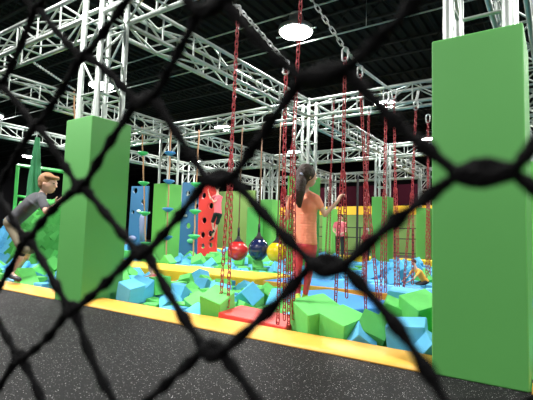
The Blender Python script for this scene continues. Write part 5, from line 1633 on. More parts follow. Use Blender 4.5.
[-7.565,15.645,-0.085,90,0,-132,0.33,'g','f3'],
[-4.957,15.499,-0.085,-90,0,-130,0.33,'b','f3'],
[-6.942,13.304,-0.1,0,0,165,0.3,'b','f3'],
[-12.363,9.197,-0.115,180,0,-56,0.27,'b','f1'],
[-7.431,12.043,-0.1,2,90,-6,0.3,'t','f3'],
[-12.491,11.446,-0.115,0,0,97,0.27,'b','f1'],
[-2.771,12.661,-0.085,-94,-90,0,0.33,'t','f3'],
[-14.164,14.785,-0.115,90,0,139,0.27,'b','f1'],
[-17.452,13.623,-0.1,-16,-90,0,0.3,'b','f1'],
[-12.943,14.706,0.061,39,0,128,0.27,'g','f1'],
[-13.752,15.35,-0.038,0,-42,67,0.3,'b','f1'],
[-20.419,16.1,-0.085,-90,0,-55,0.33,'b','f1'],
[-15.144,15.164,-0.115,-90,0,88,0.27,'b','f1'],
[-17.302,12.565,-0.1,66,90,0,0.3,'d','f1'],
[-5.19,9.507,0.094,56,8,86,0.27,'b','f3'],
[-17.798,16.432,-0.085,180,0,-41,0.33,'g','f1'],
[-11.786,10.173,-0.1,-37,90,0,0.3,'b','f1'],
[-12.435,12.872,-0.1,-92,-90,0,0.3,'b','f1'],
[-7.769,14.213,0.046,175,-43,-41,0.27,'g','f3'],
[-11.018,12.946,-0.115,-90,0,-87,0.27,'g','f2'],
[-15.852,11.157,-0.115,-90,0,-154,0.27,'g','f1'],
[-5.359,8.571,-0.115,-90,0,-64,0.27,'b','f2'],
[-1.668,10.944,-0.085,46,90,0,0.33,'g','f3'],
[-11.289,9.925,-0.115,180,0,-73,0.27,'g','f1'],
[-14.747,11.089,-0.085,0,180,27,0.33,'b','f1'],
[-17.634,14.364,-0.115,-90,0,158,0.27,'b','f1'],
[-8.747,16.534,-0.115,16,90,13,0.27,'b','f3'],
[-16.618,12.205,-0.115,0,-180,-25,0.27,'b','f1'],
[-12.705,13.971,0.012,-49,33,-137,0.3,'g','f1'],
[-15.898,14.148,0.075,52,29,80,0.33,'t','f1'],
[-15.281,9.909,-0.085,77,90,0,0.33,'b','f1'],
[-14.285,10.186,-0.085,0,0,-105,0.33,'b','f1'],
[-12.11,15.474,-0.085,90,0,127,0.33,'t','f2'],
[-9.618,9.842,-0.115,-58,-90,0,0.27,'g','f1'],
[-4.236,13.154,-0.115,-92,90,-82,0.27,'g','f3'],
[-7.738,10.306,-0.115,0,0,18,0.27,'b','f2'],
[-10.378,14.446,0.056,-49,-37,43,0.3,'d','f2'],
[-2.03,13.795,-0.085,-26,90,0,0.33,'b','f3'],
[-6.883,14.279,-0.1,-47,90,0,0.3,'b','f3'],
[-13.876,8.523,-0.085,180,0,89,0.33,'b','f1'],
[-19.781,14.001,-0.085,0,180,-72,0.33,'d','f1'],
[-5.066,9.132,-0.115,-172,90,0,0.27,'b','f3'],
[-19.498,12.64,-0.115,-39,90,0,0.27,'g','f1'],
[-10.799,8.832,-0.1,90,0,-49,0.3,'b','f1'],
[-1.667,10.306,-0.1,-139,-90,0,0.3,'t','f3'],
[-14.997,10.167,-0.115,-25,90,0,0.27,'b','f1'],
[-19.187,14.014,0.097,-42,-167,-29,0.33,'g','f1'],
[-3.093,9.388,-0.1,-23,90,0,0.3,'b','f3'],
[-14.716,10.717,-0.115,-179,90,0,0.27,'b','f1'],
[-16.257,15.133,0.131,-72,-48,64,0.3,'b','f1'],
[-13.5,15.601,0.044,145,35,16,0.3,'t','f1'],
[-9.682,12.981,0.111,-11,146,9,0.27,'b','f2'],
[-16.532,11.792,0.155,0,0,73,0.27,'g','f1'],
[-2.817,12.228,-0.085,90,0,-117,0.33,'b','f3'],
[-2.562,15.059,-0.085,138,90,0,0.33,'d','f3'],
[-19.05,13.584,-0.115,-16,-90,0,0.27,'g','f1'],
[-16.925,12.464,-0.1,-90,0,-39,0.3,'b','f1'],
[-16.145,11.674,-0.1,-90,0,-2,0.3,'g','f1'],
[-12.312,11.797,0.159,1,56,176,0.3,'d','f1'],
[-16.878,14.75,-0.115,-35,90,0,0.27,'b','f1'],
[-3.547,8.853,-0.115,0,180,-62,0.27,'g','f3'],
[-3.101,15.417,-0.085,86,-90,-6,0.33,'b','f3'],
[-18.139,11.566,-0.1,-90,0,172,0.3,'g','f1'],
[-13.747,9.781,-0.115,-145,90,0,0.27,'g','f1'],
[-3.439,14.994,-0.1,-180,0,68,0.3,'b','f3'],
[-13.728,13.723,0.091,-120,45,-95,0.33,'d','f1'],
[-11.958,14.701,0.06,49,-29,-38,0.27,'d','f2'],
[-9.891,15.312,0.089,53,-143,-53,0.27,'g','f2'],
[-2.133,13.338,-0.085,90,0,158,0.33,'g','f3'],
[-16.956,13.984,0.049,20,133,-70,0.33,'b','f1'],
[-15.327,10.956,-0.1,121,-90,0,0.3,'b','f1'],
[-13.152,16.135,0.15,-68,4,26,0.3,'b','f2'],
[-19.204,12.11,-0.1,0,0,-31,0.3,'b','f1'],
[-2.633,13.14,-0.085,-90,0,92,0.33,'b','f3'],
[-4.871,9.448,-0.1,-110,-90,5,0.3,'g','f3'],
[-2.186,14.718,-0.1,-90,0,-162,0.3,'b','f3'],
[-1.56,9.403,-0.115,178,-90,0,0.27,'b','f3'],
[-11.359,8.514,-0.1,90,0,6,0.3,'b','f1'],
[-16.433,11.865,-0.115,-90,0,52,0.27,'g','f1'],
[-6.851,10.903,-0.115,-38,90,0,0.27,'g','f2'],
[-14.781,14.341,-0.115,0,0,155,0.27,'b','f1'],
[-8.067,10.326,-0.115,90,0,-9,0.27,'g','f2'],
[-15.792,11.878,-0.115,79,-90,0,0.27,'b','f1'],
[-15.476,15.888,-0.115,90,0,-126,0.27,'g','f1'],
[-16.734,11.427,-0.1,0,0,-6,0.3,'b','f1'],
[-16.46,12.506,0.132,-108,45,108,0.33,'b','f1'],
[-3.394,12.748,0.053,14,46,2,0.3,'b','f3'],
[-9.748,14.43,0.112,-48,11,-142,0.27,'b','f2'],
[-1.179,9.015,-0.115,-180,0,-76,0.27,'g','f3'],
[-10.306,15.529,-0.115,90,0,98,0.27,'b','f2'],
[-9.272,13.32,0.127,140,31,83,0.3,'b','f2'],
[-16.229,14.649,0.162,38,-156,30,0.33,'b','f1'],
[-15.559,13.621,0.107,46,-46,64,0.27,'d','f1'],
[-2.73,13.514,-0.085,0,90,0,0.33,'b','f3'],
[-14.08,13.531,0.062,-135,-31,-60,0.3,'g','f1'],
[-15.575,6.929,-0.05,-6,32,25,0.31,'b','p'],
[-15.631,7.235,-0.05,27,43,47,0.31,'b','p'],
[-15.271,6.902,-0.05,26,29,24,0.31,'b','p'],
[-15.211,7.237,-0.05,3,21,48,0.31,'b','p'],
[-14.877,7.269,-0.05,25,49,42,0.31,'d','p'],
[-14.515,7.225,-0.05,16,26,23,0.31,'d','p'],
[-14.184,7.234,-0.05,8,31,28,0.31,'d','p'],
[-13.801,6.882,-0.05,4,41,40,0.31,'g','p'],
[-13.796,7.217,-0.05,-4,47,54,0.31,'d','p'],
[-13.475,6.887,-0.05,-8,27,45,0.31,'d','p'],
[-13.404,7.239,-0.05,-1,24,53,0.31,'d','p'],
[-13.105,6.904,-0.05,4,50,44,0.31,'d','p'],
[-13.041,7.257,-0.05,18,30,30,0.31,'d','p'],
[-12.747,7.25,-0.05,-11,36,48,0.31,'d','p'],
[-12.376,7.226,-0.05,-4,24,28,0.31,'d','p'],
[-12.005,6.87,-0.05,22,44,53,0.31,'d','p'],
[-11.964,7.261,-0.05,18,40,50,0.31,'g','p'],
[-11.63,6.904,-0.05,-6,26,32,0.31,'d','p'],
[-11.602,7.254,-0.05,3,33,46,0.31,'g','p'],
[-15.596,7.01,0.2,10,43,45,0.31,'b','p'],
[-15.629,7.347,0.2,28,41,40,0.31,'b','p'],
[-15.236,7.35,0.2,0,28,37,0.31,'g','p'],
[-14.879,7.33,0.2,-5,23,33,0.31,'d','p'],
[-14.524,7.358,0.2,-6,26,42,0.31,'d','p'],
[-14.198,7.312,0.2,-7,27,51,0.31,'d','p'],
[-13.799,7.008,0.2,10,32,53,0.31,'d','p'],
[-13.806,7.329,0.2,-24,25,36,0.31,'d','p'],
[-13.472,7.026,0.2,9,50,51,0.31,'d','p'],
[-13.47,7.37,0.2,-18,27,58,0.31,'d','p'],
[-13.119,7.338,0.2,-28,21,20,0.31,'g','p'],
[-12.696,7.329,0.2,8,22,21,0.31,'g','p'],
[-12.338,7.341,0.2,12,25,36,0.31,'d','p'],
[-12.006,7.353,0.2,7,45,33,0.31,'d','p'],
[-11.62,7.322,0.2,-22,40,57,0.31,'d','p'],
[-15.56,7.413,0.45,-3,27,25,0.31,'b','p'],
[-15.209,7.444,0.45,-7,32,21,0.31,'d','p'],
[-14.878,7.418,0.45,28,26,40,0.31,'d','p'],
[-14.52,7.436,0.45,-16,35,21,0.31,'d','p'],
[-14.155,7.08,0.45,-27,26,31,0.31,'d','p'],
[-14.138,7.464,0.45,-21,23,46,0.31,'d','p'],
[-13.772,7.124,0.45,-1,24,43,0.31,'d','p'],
[-13.774,7.435,0.45,-8,40,36,0.31,'g','p'],
[-13.457,7.415,0.45,28,32,44,0.31,'d','p'],
[-13.103,7.454,0.45,-28,36,49,0.31,'d','p'],
[-12.737,7.431,0.45,-15,48,40,0.31,'d','p'],
[-12.364,7.422,0.45,-6,41,30,0.31,'d','p'],
[-12.03,7.445,0.45,-27,25,53,0.31,'d','p'],
[-11.666,7.09,0.45,-21,44,44,0.31,'d','p'],
[-11.609,7.443,0.45,-27,35,34,0.31,'d','p'],
[-15.609,7.541,0.7,26,34,35,0.31,'d','p'],
[-15.237,7.511,0.7,-24,42,47,0.31,'d','p'],
[-14.914,7.542,0.7,25,27,42,0.31,'d','p'],
[-14.556,7.193,0.7,-22,40,31,0.31,'d','p'],
[-14.521,7.511,0.7,1,41,22,0.31,'g','p'],
[-14.147,7.512,0.7,-15,21,21,0.31,'g','p'],
[-13.784,7.511,0.7,-16,42,33,0.31,'d','p'],
[-13.43,7.565,0.7,-9,47,44,0.31,'d','p'],
[-13.047,7.542,0.7,-10,30,47,0.31,'d','p'],
[-12.683,7.541,0.7,24,26,38,0.31,'g','p'],
[-12.334,7.525,0.7,28,35,26,0.31,'d','p'],
[-12.027,7.561,0.7,17,24,42,0.31,'d','p'],
[-11.605,7.208,0.7,-13,34,36,0.31,'d','p'],
[-11.627,7.559,0.7,14,23,37,0.31,'d','p'],
[-15.626,7.638,0.95,8,35,58,0.31,'d','p'],
[-15.253,7.274,0.95,7,21,44,0.31,'b','p'],
[-15.252,7.61,0.95,-26,35,47,0.31,'g','p'],
[-14.906,7.292,0.95,24,27,36,0.31,'d','p'],
[-14.877,7.611,0.95,6,27,46,0.31,'d','p'],
[-14.524,7.65,0.95,-3,21,32,0.31,'g','p'],
[-14.171,7.61,0.95,23,45,40,0.31,'d','p'],
[-13.837,7.626,0.95,-5,25,31,0.31,'d','p'],
[-13.42,7.659,0.95,-5,42,51,0.31,'d','p'],
[-13.099,7.618,0.95,27,35,25,0.31,'d','p'],
[-12.73,7.616,0.95,27,44,53,0.31,'d','p'],
[-12.349,7.641,0.95,-10,30,48,0.31,'d','p'],
[-11.982,7.319,0.95,13,46,43,0.31,'d','p'],
[-12.021,7.662,0.95,-12,34,40,0.31,'d','p'],
[-11.671,7.304,0.95,-27,41,21,0.31,'d','p'],
[-11.636,7.666,0.95,-9,39,46,0.31,'d','p'],
[-15.598,7.385,1.2,-17,45,32,0.31,'b','p'],
[-15.619,7.724,1.2,15,47,22,0.31,'d','p'],
[-15.214,7.371,1.2,8,41,21,0.31,'d','p'],
[-15.246,7.763,1.2,11,32,55,0.31,'d','p'],
[-14.892,7.424,1.2,-3,47,41,0.31,'d','p'],
[-14.914,7.725,1.2,21,43,35,0.31,'d','p'],
[-14.506,7.765,1.2,27,33,29,0.31,'d','p'],
[-14.186,7.756,1.2,-18,32,20,0.31,'g','p'],
[-13.836,7.752,1.2,7,43,48,0.31,'d','p'],
[-13.468,7.724,1.2,13,35,54,0.31,'d','p'],
[-13.106,7.748,1.2,-27,34,34,0.31,'g','p'],
[-12.698,7.766,1.2,-10,22,27,0.31,'d','p'],
[-12.329,7.767,1.2,-11,23,51,0.31,'d','p'],
[-12.038,7.393,1.2,25,27,25,0.31,'g','p'],
[-12.034,7.738,1.2,23,25,47,0.31,'d','p'],
[-11.615,7.427,1.2,2,49,29,0.31,'g','p'],
[-11.613,7.717,1.2,28,31,27,0.31,'d','p'],
[-15.259,7.472,1.45,-10,41,20,0.31,'d','p'],
[-14.863,7.493,1.45,-12,30,48,0.31,'d','p'],
[-14.508,7.474,1.45,22,38,54,0.31,'d','p'],
[-12.355,7.529,1.45,6,32,44,0.31,'d','p'],
[-11.974,7.507,1.45,-8,48,29,0.31,'d','p'],
[-14.873,7.613,1.7,-15,42,29,0.31,'g','p'],
[-14.501,7.605,1.7,-10,41,44,0.31,'d','p'],
[-12.371,7.573,1.7,25,38,57,0.31,'d','p'],
[-11.98,7.582,1.7,17,42,35,0.31,'g','p']]
HERO=[[-2.152,4.17,0.094,8,14,-32,0.42,'g'],
[-1.803,4.08,0.076,12,12,-18,0.34,'g'],
[-1.539,4.15,0.074,35,20,15,0.28,'d'],
[-1.452,4.62,0.185,12,20,20,0.29,'g'],
[-1.167,4.55,0.261,20,-12,50,0.32,'g'],
[-1.496,5.05,0.267,5,3,5,0.3,'b'],
[-1.173,4.12,0.071,6,-5,10,0.34,'b'],
[-1.583,3.98,0.022,30,35,40,0.22,'b'],
[-0.947,3.99,0.028,25,30,45,0.24,'b'],
[-1.518,4.5,-0.001,15,30,10,0.28,'d']]
def place(d,k):
    o=bpy.data.objects.new('foam_cube',FM[d[7]][k%3]); COL.objects.link(o)
    o.location=d[:3]; o.rotation_euler=[R(a) for a in d[3:6]]; o.scale=(d[6],)*3; return o
HL=['light green foam cube at the feet of the girl, largest beside the red mat','pale green foam cube leaning right of the one at the girl\'s feet','shaded green foam cube tilted steeply behind the yellow edge pad',
 'green foam cube lying flat below the corner of the blue platform','green foam cube standing on edge right beside the huge right column','blue foam cube against the blue walkway left of the huge right column','large blue foam cube low beside the huge right column',
 'blue foam cube corner poking up behind the yellow edge pad between green cubes','small blue foam cube wedged at the foot of the huge right column','shaded green foam cube mostly buried under the large blue one']
for k,d in enumerate(HERO): tag(place(d,k),HL[k],'foam cube','loose foam cubes')
ZN={'n1':'in the near pit between the left front column and red mat','n2':'in the near pit behind the red landing mat','n3':'in the near pit between the girl and the huge right column',
 'f1':'in the far pit below the climbing boards','f2':'in the far pit below the wrecking balls','f3':'in the far pit behind the hanging chains','p':'piled in the tall stack behind the boy','l':'in the near pit left of the left front column'}
for k,d in enumerate(INDIV): tag(place(d,k),'%s foam cube %s'%(CN[d[7]],ZN[d[8]]),'foam cube','%s foam cubes %s'%(CN[d[7]],ZN[d[8]]))
for kk in 'gbdt':
    b=bmesh.new()
    for d in REST:
        if d[7]!=kk: continue
        q=box(b,(0,0,0),(d[6],)*3); bmesh.ops.rotate(b,cent=(0,0,0),matrix=Euler([R(a) for a in d[3:6]]).to_matrix(),verts=q); bmesh.ops.translate(b,vec=d[:3],verts=q)
    tag(link('foam_cubes',b,{'g':FG,'b':FB,'d':FD,'t':FDB}[kk]),'remaining %s foam cubes half buried in the pits'%CN[kk],'foam cubes',None,'stuff')

# ---------------------------------------------------------------- people
def bake(b,name,m,parent,voxel,smooth=4):
    o=link(name,b,m,parent,True)
    md=o.modifiers.new('r','REMESH'); md.mode='VOXEL'; md.voxel_size=voxel; md.use_smooth_shade=True
    ms=o.modifiers.new('s','SMOOTH'); ms.iterations=smooth; ms.factor=.5
    dg=bpy.context.evaluated_depsgraph_get(); me=bpy.data.meshes.new_from_object(o.evaluated_get(dg)); o.modifiers.clear(); o.data=me
    for p in me.polygons: p.use_smooth=True
    return o
def cap(b,p,r0,q,r1,n=14):
    p=Vector(p);q=Vector(q);d=(q-p); 
    if d.length<1e-5: return
    dn_=d.normalized(); pts=[];rs=[]
    for k in range(5):
        a=math.pi/2*(k/5); pts.append(p-dn_*r0*math.cos(a)); rs.append(max(.001,r0*math.sin(a)))
    for k in range(5): pts.append(p+d*(k/4)); rs.append(r0+(r1-r0)*k/4)
    for k in range(1,6):
        a=math.pi/2*(k/5); pts.append(q+dn_*r1*math.sin(a)); rs.append(max(.001,r1*math.cos(a)))
    tube(b,pts,rs,n)
def ell(b,c,r,M=None):
    q=bmesh.ops.create_uvsphere(b,u_segments=20,v_segments=14,radius=1)['verts']
    bmesh.ops.scale(b,vec=r,verts=q)
    if M is not None: bmesh.ops.rotate(b,cent=(0,0,0),matrix=M,verts=q)
    bmesh.ops.translate(b,vec=c,verts=q)
def basis(right,upv):
    r=Vector(right).normalized(); u=Vector(upv); u=(u-r*u.dot(r)).normalized(); f=u.cross(r)   # f: forward
    return Matrix((r,f,u)).transposed()
def hand(b,w,d,palmn,s,curl=.5,side=1):
    """w wrist, d direction of the hand, palmn palm normal"""
    d=d.normalized(); pn=(palmn-d*palmn.dot(d)).normalized(); sd=d.cross(pn)*side
    c=w+d*.045*s
    for t_ in (-.022,0,.022): cap(b,w+d*.012*s+sd*t_*s*.5,.015*s,w+d*.075*s+sd*t_*s,.013*s,8)
    for k,(off,ln_) in enumerate(((-.03,.058),(-.010,.072),(.010,.076),(.03,.066))):
        p=w+d*.08*s+sd*off*s; q=p+(d*math.cos(curl*.6)+pn*math.sin(curl*.6))*ln_*.45*s; r_=q+(d*math.cos(curl*1.8)+pn*math.sin(curl*1.8))*ln_*.33*s; e=r_+(d*math.cos(curl*2.8)+pn*math.sin(curl*2.8))*ln_*.3*s
        cap(b,p,.0098*s,q,.0092*s,8); cap(b,q,.0092*s,r_,.0085*s,8); cap(b,r_,.0085*s,e,.0075*s,8)
    p=w+d*.03*s+sd*.03*s; q=p+(d*.6+sd*.7+pn*.25).normalized()*.035*s; e=q+(d*.8+sd*.1+pn*.55).normalized()*.03*s
    cap(b,p,.012*s,q,.0105*s,8); cap(b,q,.0105*s,e,.009*s,8)
def person(label,J,s,top,bottom,hairm,hairfn=None,shoe=None,sleeve=.55,legcover=1.0,vox=.012,loc=None,shirt_flare=1.0,hands=True,hk=1.0,curl=(.5,.5)):
    h=s*hk
    """J: joints in world space; s: size factor (1 = 1.6 m tall)"""
    J={k:Vector(v) for k,v in J.items()}
    root=empty('person',loc or J['aR'],label,'person'); O=root.location.copy()
    J={k:v-O for k,v in J.items()}
    right=(J['sR']-J['sL']); spine=(J['neck']-J['pel']); TB=basis(right,spine); HB=basis(J['hright'] if False else right,J['head']-J['neck'])
    look=J['look']+O; look=(look-(J['head']+O)).normalized() if 'look' in J else TB@Vector((0,1,0))
    upH=(J['head']-J['neck']).normalized(); upH=(upH*.6+Vector((0,0,1))*.6).normalized() if abs(spine.normalized().z)>.8 else Vector((0,0,1))
    lr=look.cross(upH).normalized(); HM=Matrix((lr,look,lr.cross(look))).transposed()
    hd=J['head']; chest=J['pel'].lerp(J['neck'],.68); waist=J['pel'].lerp(J['neck'],.30)
    hw=right.length/2
    # body -------------------------------------------------
    b=bmesh.new()
    ell(b,hd,(.078*h,.095*h,.112*h),HM); ell(b,hd+HM@Vector((0,.030*h,-.055*h)),(.052*h,.062*h,.06*h),HM)
    cap(b,hd+HM@Vector((0,.088*h,.01*h)),.011*h,hd+HM@Vector((0,.108*h,-.018*h)),.013*h,8)      # nose
    for sg in (-1,1):
        ell(b,hd+HM@Vector((sg*.08*h,-.005*h,-.008*h)),(.010*h,.020*h,.030*h),HM)
        ell(b,hd+HM@Vector((sg*.030*h,.080*h,.022*h)),(.022*h,.014*h,.008*h),HM)
    ell(b,hd+HM@Vector((0,.090*h,-.052*h)),(.024*h,.010*h,.008*h),HM)
    cap(b,J['neck'],.048*s,hd-HM@Vector((0,.01*s,.06*s)),.043*s)
    ell(b,chest,(hw*.86,.088*s,.15*s),TB); ell(b,waist,(hw*.70,.078*s,.14*s),TB); ell(b,J['pel'],(hw*.80,.092*s,.10*s),TB)
    for S_ in 'LR':
        cap(b,J['neck'].lerp(J['s'+S_],.25),.05*s,J['s'+S_],.043*s); cap(b,J['s'+S_],.042*s,J['e'+S_],.031*s); cap(b,J['e'+S_],.031*s,J['w'+S_],.021*s)
        cap(b,J['h'+S_],.072*s,J['k'+S_],.047*s); cap(b,J['k'+S_],.045*s,J['a'+S_],.028*s)
        calf=J['k'+S_].lerp(J['a'+S_],.3); ell(b,calf,(.043*s,.043*s,.075*s))
        cap(b,J['a'+S_],.030*s,J['t'+S_],.022*s)
        if hands:
            dd=J['w'+S_]-J['e'+S_]; hdir=J.get('d'+S_); hdir=hdir+O if hdir is not None else dd
            pn=J.get('p'+S_); pn=pn+O if pn is not None else TB@Vector((-1 if S_=='R' else 1,0,0))
            hand(b,J['w'+S_],hdir,pn,s,curl[0 if S_=='L' else 1],1 if S_=='R' else -1)
    body=bake(b,'body',SKIN,root,vox,2)
    # eyes
    for sg in (-1,1):
        b=bmesh.new(); ell(b,hd+HM@Vector((sg*.030*h,.086*h,.014*h)),(.012*h,.008*h,.008*h),HM); link('eye',b,mat('dark eye',(.03,.02,.02),.2),root,True)
    # shirt -------------------------------------------------
    b=bmesh.new(); sf=shirt_flare
    ell(b,chest,(hw*.98,.105*s,.165*s),TB); ell(b,waist,(hw*.84*sf,.098*s,.15*s),TB)
    for k in range(13):
        t_=k/12; ell(b,J['pel'].lerp(chest,t_)-TB@Vector((0,0,.01*s)),(hw*(.88+.06*abs(2*t_-1)**2)*sf,.104*s,.045*s),TB)
    for S_ in 'LR':
        cap(b,J['neck'].lerp(J['s'+S_],.35)-TB@Vector((0,0,.01*s)),.058*s,J['s'+S_],.055*s)
        e=J['s'+S_].lerp(J['e'+S_],sleeve); cap(b,J['s'+S_],.054*s,e,.050*s)
    bake(b,'shirt',top,root,vox,3)
    # trousers ----------------------------------------------
    b=bmesh.new(); ell(b,J['pel']-TB@Vector((0,0,.03*s)),(hw*.88,.102*s,.095*s),TB)
    for S_ in 'LR':
        lc=legcover
        if lc<=1:
            cap(b,J['h'+S_],.086*s,J['h'+S_].lerp(J['k'+S_],lc),.072*s)
        else:
            cap(b,J['h'+S_],.080*s,J['k'+S_],.053*s); cap(b,J['k'+S_],.053*s,J['k'+S_].lerp(J['a'+S_],lc-1),.036*s); ell(b,J['k'+S_].lerp(J['a'+S_],.3),(.049*s,.049*s,.08*s))
    bake(b,'leggings' if legcover>1 else 'shorts',bottom,root,vox,3)
    # shoes / socks
    for S_ in 'LR':
        b=bmesh.new(); d=(J['t'+S_]-J['a'+S_]); low=Vector((0,0,-.03*s))
        cap(b,J['a'+S_]+low*.6-d*.12,.043*s,J['a'+S_]+d*.45+low*.6,.040*s); cap(b,J['a'+S_]+d*.4+low*.6,.038*s,J['t'+S_]+low*.2,.032*s)
        cap(b,J['a'+S_]+Vector((0,0,.03*s)),.037*s,J['a'+S_],.040*s)
        bake(b,'shoe',shoe or BLK,root,vox*.9,2)
    # hair
    b=bmesh.new()
    if hairfn: hairfn(b,hd,HM,h)
    else:
        ell(b,hd+HM@Vector((0,-.020*h,.028*h)),(.092*h,.098*h,.100*h),HM)
        for k in range(9):
            a=R(-80+20*k); ell(b,hd+HM@Vector((.07*h*math.sin(a),.055*h*math.cos(a),.085*h)),(.03*h,.03*h,.024*h),HM)
    bake(b,'hair',hairm,root,vox*.8,1)
    return root,J,HM,O

BRN=mat('dark brown hair',(.030,.015,.010),.6,bump=.8,bscale=45,var=.5,vscale=25)
BLOND=mat('sandy hair',(.30,.15,.065),.6,bump=.5,bscale=90,var=.2,vscale=30)
ORG=mat('orange shirt',(.98,.33,.20),.75,bump=.25,bscale=14)
COR=mat('coral leggings',(.78,.08,.12),.7,bump=.15,bscale=14)
GRY=mat('grey tee shirt',(.055,.057,.066),.8,bump=.25,bscale=14)
KHA=mat('khaki shorts',(.17,.145,.095),.8,bump=.2,bscale=14)
PNK=mat('pink shirt',(.75,.14,.18),.75)
def girl_hair(b,hd,H,s):
    ell(b,hd+H@Vector((0,-.022*s,.022*s)),(.096*s,.104*s,.112*s),H)
    ell(b,hd+H@Vector((0,-.045*s,-.035*s)),(.075*s,.065*s,.08*s),H)
    p=[hd+H@Vector((-.01*s,-.11*s,.01*s))]
    p+=[Vector(q)-GO for q in ((-2.404,4.220,1.606),(-2.409,4.200,1.501),(-2.425,4.210,1.412),(-2.416,4.220,1.334))]
    for (a,r0),(c,r1) in zip(zip(p,[.045,.058,.062,.052,.022]),zip(p[1:],[.058,.062,.052,.022])): cap(b,a,r0*s,c,r1*s)
GJ=dict(head=(-2.399,4.360,1.692),neck=(-2.427,4.360,1.507),pel=(-2.412,4.360,0.930),sL=(-2.617,4.400,1.433),sR=(-2.266,4.340,1.420),
 eL=(-2.735,4.480,1.210),wL=(-2.827,4.620,1.405),eR=(-2.185,4.400,1.242),wR=(-2.056,4.460,1.403),hL=(-2.495,4.370,0.869),hR=(-2.333,4.360,0.876),
 kL=(-2.507,4.370,0.593),kR=(-2.373,4.400,0.601),aL=(-2.452,4.300,0.299),aR=(-2.429,4.420,0.301),tL=(-2.545,4.440,0.252),tR=(-2.452,4.560,0.273))
GJ['look']=(GJ['head'][0]+.75,GJ['head'][1]+1.0,GJ['head'][2]-.05)
GJ['dR']=(.25,.25,.8); GJ['pR']=(.6,.8,0)
GO=Vector(GJ['aR'])
g,_,_,_=person('girl with a dark ponytail in orange tee shirt and coral leggings gripping a red chain',GJ,.90,ORG,COR,BRN,girl_hair,mat('lime sock',(.55,.75,.10),.7),.42,1.85,.010,hk=1.2,curl=(.9,.9))
g['category']='person'
b=bmesh.new(); ell(b,Vector((-2.417,4.240,1.689))-GO,(.03,.02,.03)); link('hair_tie',b,mat('grey blue hair tie',(.30,.33,.45),.5),g,True)

BJ=dict(head=(-7.182,3.950,1.756),neck=(-7.350,3.950,1.589),pel=(-8.294,3.950,1.109),sL=(-7.738,4.140,1.501),sR=(-7.035,3.780,1.456),
 eL=(-7.522,4.200,1.304),wL=(-6.960,4.050,1.410),eR=(-6.814,3.740,1.255),wR=(-6.372,3.660,1.372),hL=(-8.566,4.070,0.998),hR=(-8.109,3.870,0.999),
 kL=(-7.881,4.100,0.614),kR=(-7.650,3.860,0.627),aL=(-8.624,4.250,0.179),aR=(-7.781,3.740,0.196),tL=(-8.346,4.250,0.069),tR=(-7.421,3.700,0.144))
BJ['look']=(BJ['head'][0]+1,BJ['head'][1]+.55,BJ['head'][2]-.22)
def boy_hair(b,hd,H,s):
    ell(b,hd+H@Vector((0,-.028*s,.030*s)),(.094*s,.100*s,.100*s),H)
    ell(b,hd+H@Vector((0,-.05*s,-.02*s)),(.082*s,.06*s,.07*s),H)
    for k in range(11):
        a=R(-90+18*k); ell(b,hd+H@Vector((.072*s*math.sin(a),.062*s*math.cos(a)+.008*s,.080*s)),(.030*s,.034*s,.026*s),H)
bb,_,_,BO=person('boy with sandy hair in grey tee shirt and khaki shorts leaning towards the left column',BJ,1.33,GRY,KHA,BLOND,boy_hair,mat('black shoe',(.012,.014,.02),.5),.62,1.0,.013,hk=1.08,shirt_flare=1.12,curl=(.4,.4))
b=bmesh.new(); k0=Vector(BJ['kR'])-BO; a0=Vector(BJ['aR'])-BO; cap(b,k0+Vector((0,0,.06)),.080,k0.lerp(a0,.18),.066); bake(b,'knee_pad',BLK,bb,.012)
b=bmesh.new(); a1=Vector(BJ['aR'])-BO; cap(b,a1+Vector((-.05,-.03,-.08)),.022,a1+Vector((.26,-.08,-.09)),.02); link('shoe_trim',b,mat('sky blue sole',(.15,.45,.75),.5),bb,True)

CJ=dict(head=(-10.475,12.150,2.674),neck=(-10.418,12.100,2.406),pel=(-10.231,11.950,1.731),sL=(-10.565,12.050,2.331),sR=(-10.221,12.100,2.309),
 eL=(-10.797,12.150,2.270),wL=(-10.956,12.200,2.544),eR=(-10.400,11.900,2.130),wR=(-10.801,12.150,2.346),hL=(-10.392,12.000,1.698),hR=(-10.177,12.000,1.697),
 kL=(-10.652,12.150,1.409),kR=(-10.387,12.100,1.336),aL=(-10.542,12.100,1.076),aR=(-10.621,12.150,0.817),tL=(-10.748,12.200,1.000),tR=(-10.783,12.200,0.739))
CJ['look']=(CJ['head'][0]-1,CJ['head'][1]+.6,CJ['head'][2])
person('child in pink shirt and black shorts clinging to the red climbing board',CJ,.98,PNK,BLK,BRN,None,BLK,.5,.9,.016)
def stander(px,topm,botm,hairm,label,X,Y,z,h,rz):
    M=Euler((0,0,R(rz))).to_matrix(); s=h/1.6
    D=dict(head=(0,0,1.50),neck=(0,0,1.34),pel=(0,0,.88),sL=(.16,0,1.29),sR=(-.16,0,1.29),eL=(.22,-.03,1.05),eR=(-.22,-.03,1.05),wL=(.14,-.2,.98),wR=(-.14,-.2,.98),
      hL=(.08,0,.84),hR=(-.08,0,.84),kL=(.09,-.02,.47),kR=(-.09,-.02,.47),aL=(.09,0,.09),aR=(-.09,0,.09),tL=(.10,-.16,.05),tR=(-.10,-.16,.05),look=(0,-2,1.45))
    J={k:tuple(M@(Vector(v)*s)+Vector((X,Y,z))) for k,v in D.items()}
    person(label,J,s,topm,botm,hairm,None,BLK,.5,1.8,.02)
q=(-7.402,16.300,1.201); stander(0,PNK,BLK,BRN,'distant person in pink shirt and dark trousers standing before the yellow band',q[0],q[1],-.03,1.95,15)
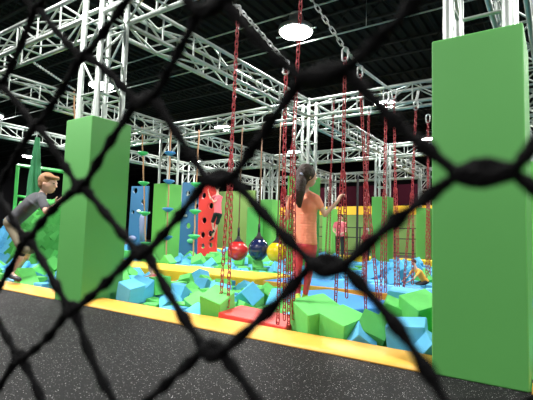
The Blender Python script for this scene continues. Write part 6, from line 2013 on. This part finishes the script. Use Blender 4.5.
q=(-5.849,15.200,1.210); stander(0,mat('dark red top',(.25,.03,.04),.8),BLK,mat('white cap',(.85,.85,.85),.6),'distant small person with white cap left of the far green column',q[0],q[1],-.1,1.45,-10)
# child sunk in the foam
q=Vector((-7.533,6.600,0.117))
KJ=dict(head=q+Vector((0,0,.06)),neck=q+Vector((.1,-.02,-.08)),pel=q+Vector((.42,-.12,-.28)),sL=q+Vector((.08,.10,-.12)),sR=q+Vector((.14,-.15,-.12)),eL=q+Vector((.25,.12,-.2)),wL=q+Vector((.4,.1,-.14)),
  eR=q+Vector((.22,-.35,-.10)),wR=q+Vector((.44,-.42,-.04)),hL=q+Vector((.45,-.02,-.28)),hR=q+Vector((.45,-.2,-.28)),kL=q+Vector((.75,-.05,-.18)),kR=q+Vector((.75,-.25,-.18)),
  aL=q+Vector((1.0,-.1,-.3)),aR=q+Vector((1.0,-.3,-.2)),tL=q+Vector((1.1,-.1,-.2)),tR=q+Vector((1.12,-.32,-.1)),look=q+Vector((.8,-.9,.2)))
person('child lying half sunk among the foam cubes right of the left front column',{k:tuple(v) for k,v in KJ.items()},.75,PNK,REDP,BLOND,None,REDP,.4,1.6,.014)
q=Vector((-2.516,9.400,0.290))
YJ=dict(head=q+Vector((-.05,0,.22)),neck=q+Vector((0,0,.10)),pel=q+Vector((.16,.1,-.16)),sL=q+Vector((.10,-.08,.05)),sR=q+Vector((-.09,.08,.05)),eL=q+Vector((.0,-.2,-.12)),wL=q+Vector((-.14,-.2,-.2)),
  eR=q+Vector((-.2,.1,-.1)),wR=q+Vector((-.3,0,-.2)),hL=q+Vector((.2,.0,-.18)),hR=q+Vector((.1,.15,-.18)),kL=q+Vector((-.02,-.1,-.28)),kR=q+Vector((-.1,.12,-.28)),
  aL=q+Vector((.12,-.2,-.46)),aR=q+Vector((.0,.1,-.46)),tL=q+Vector((-.02,-.25,-.46)),tR=q+Vector((-.12,.05,-.46)),look=q+Vector((-1,-.6,0)))
person('small child in yellow top crouching in foam left of the huge right column',{k:tuple(v) for k,v in YJ.items()},.55,mat('yellow orange top',(.85,.40,.05),.7),BLK,BRN,None,BLK,.5,1.6,.014)
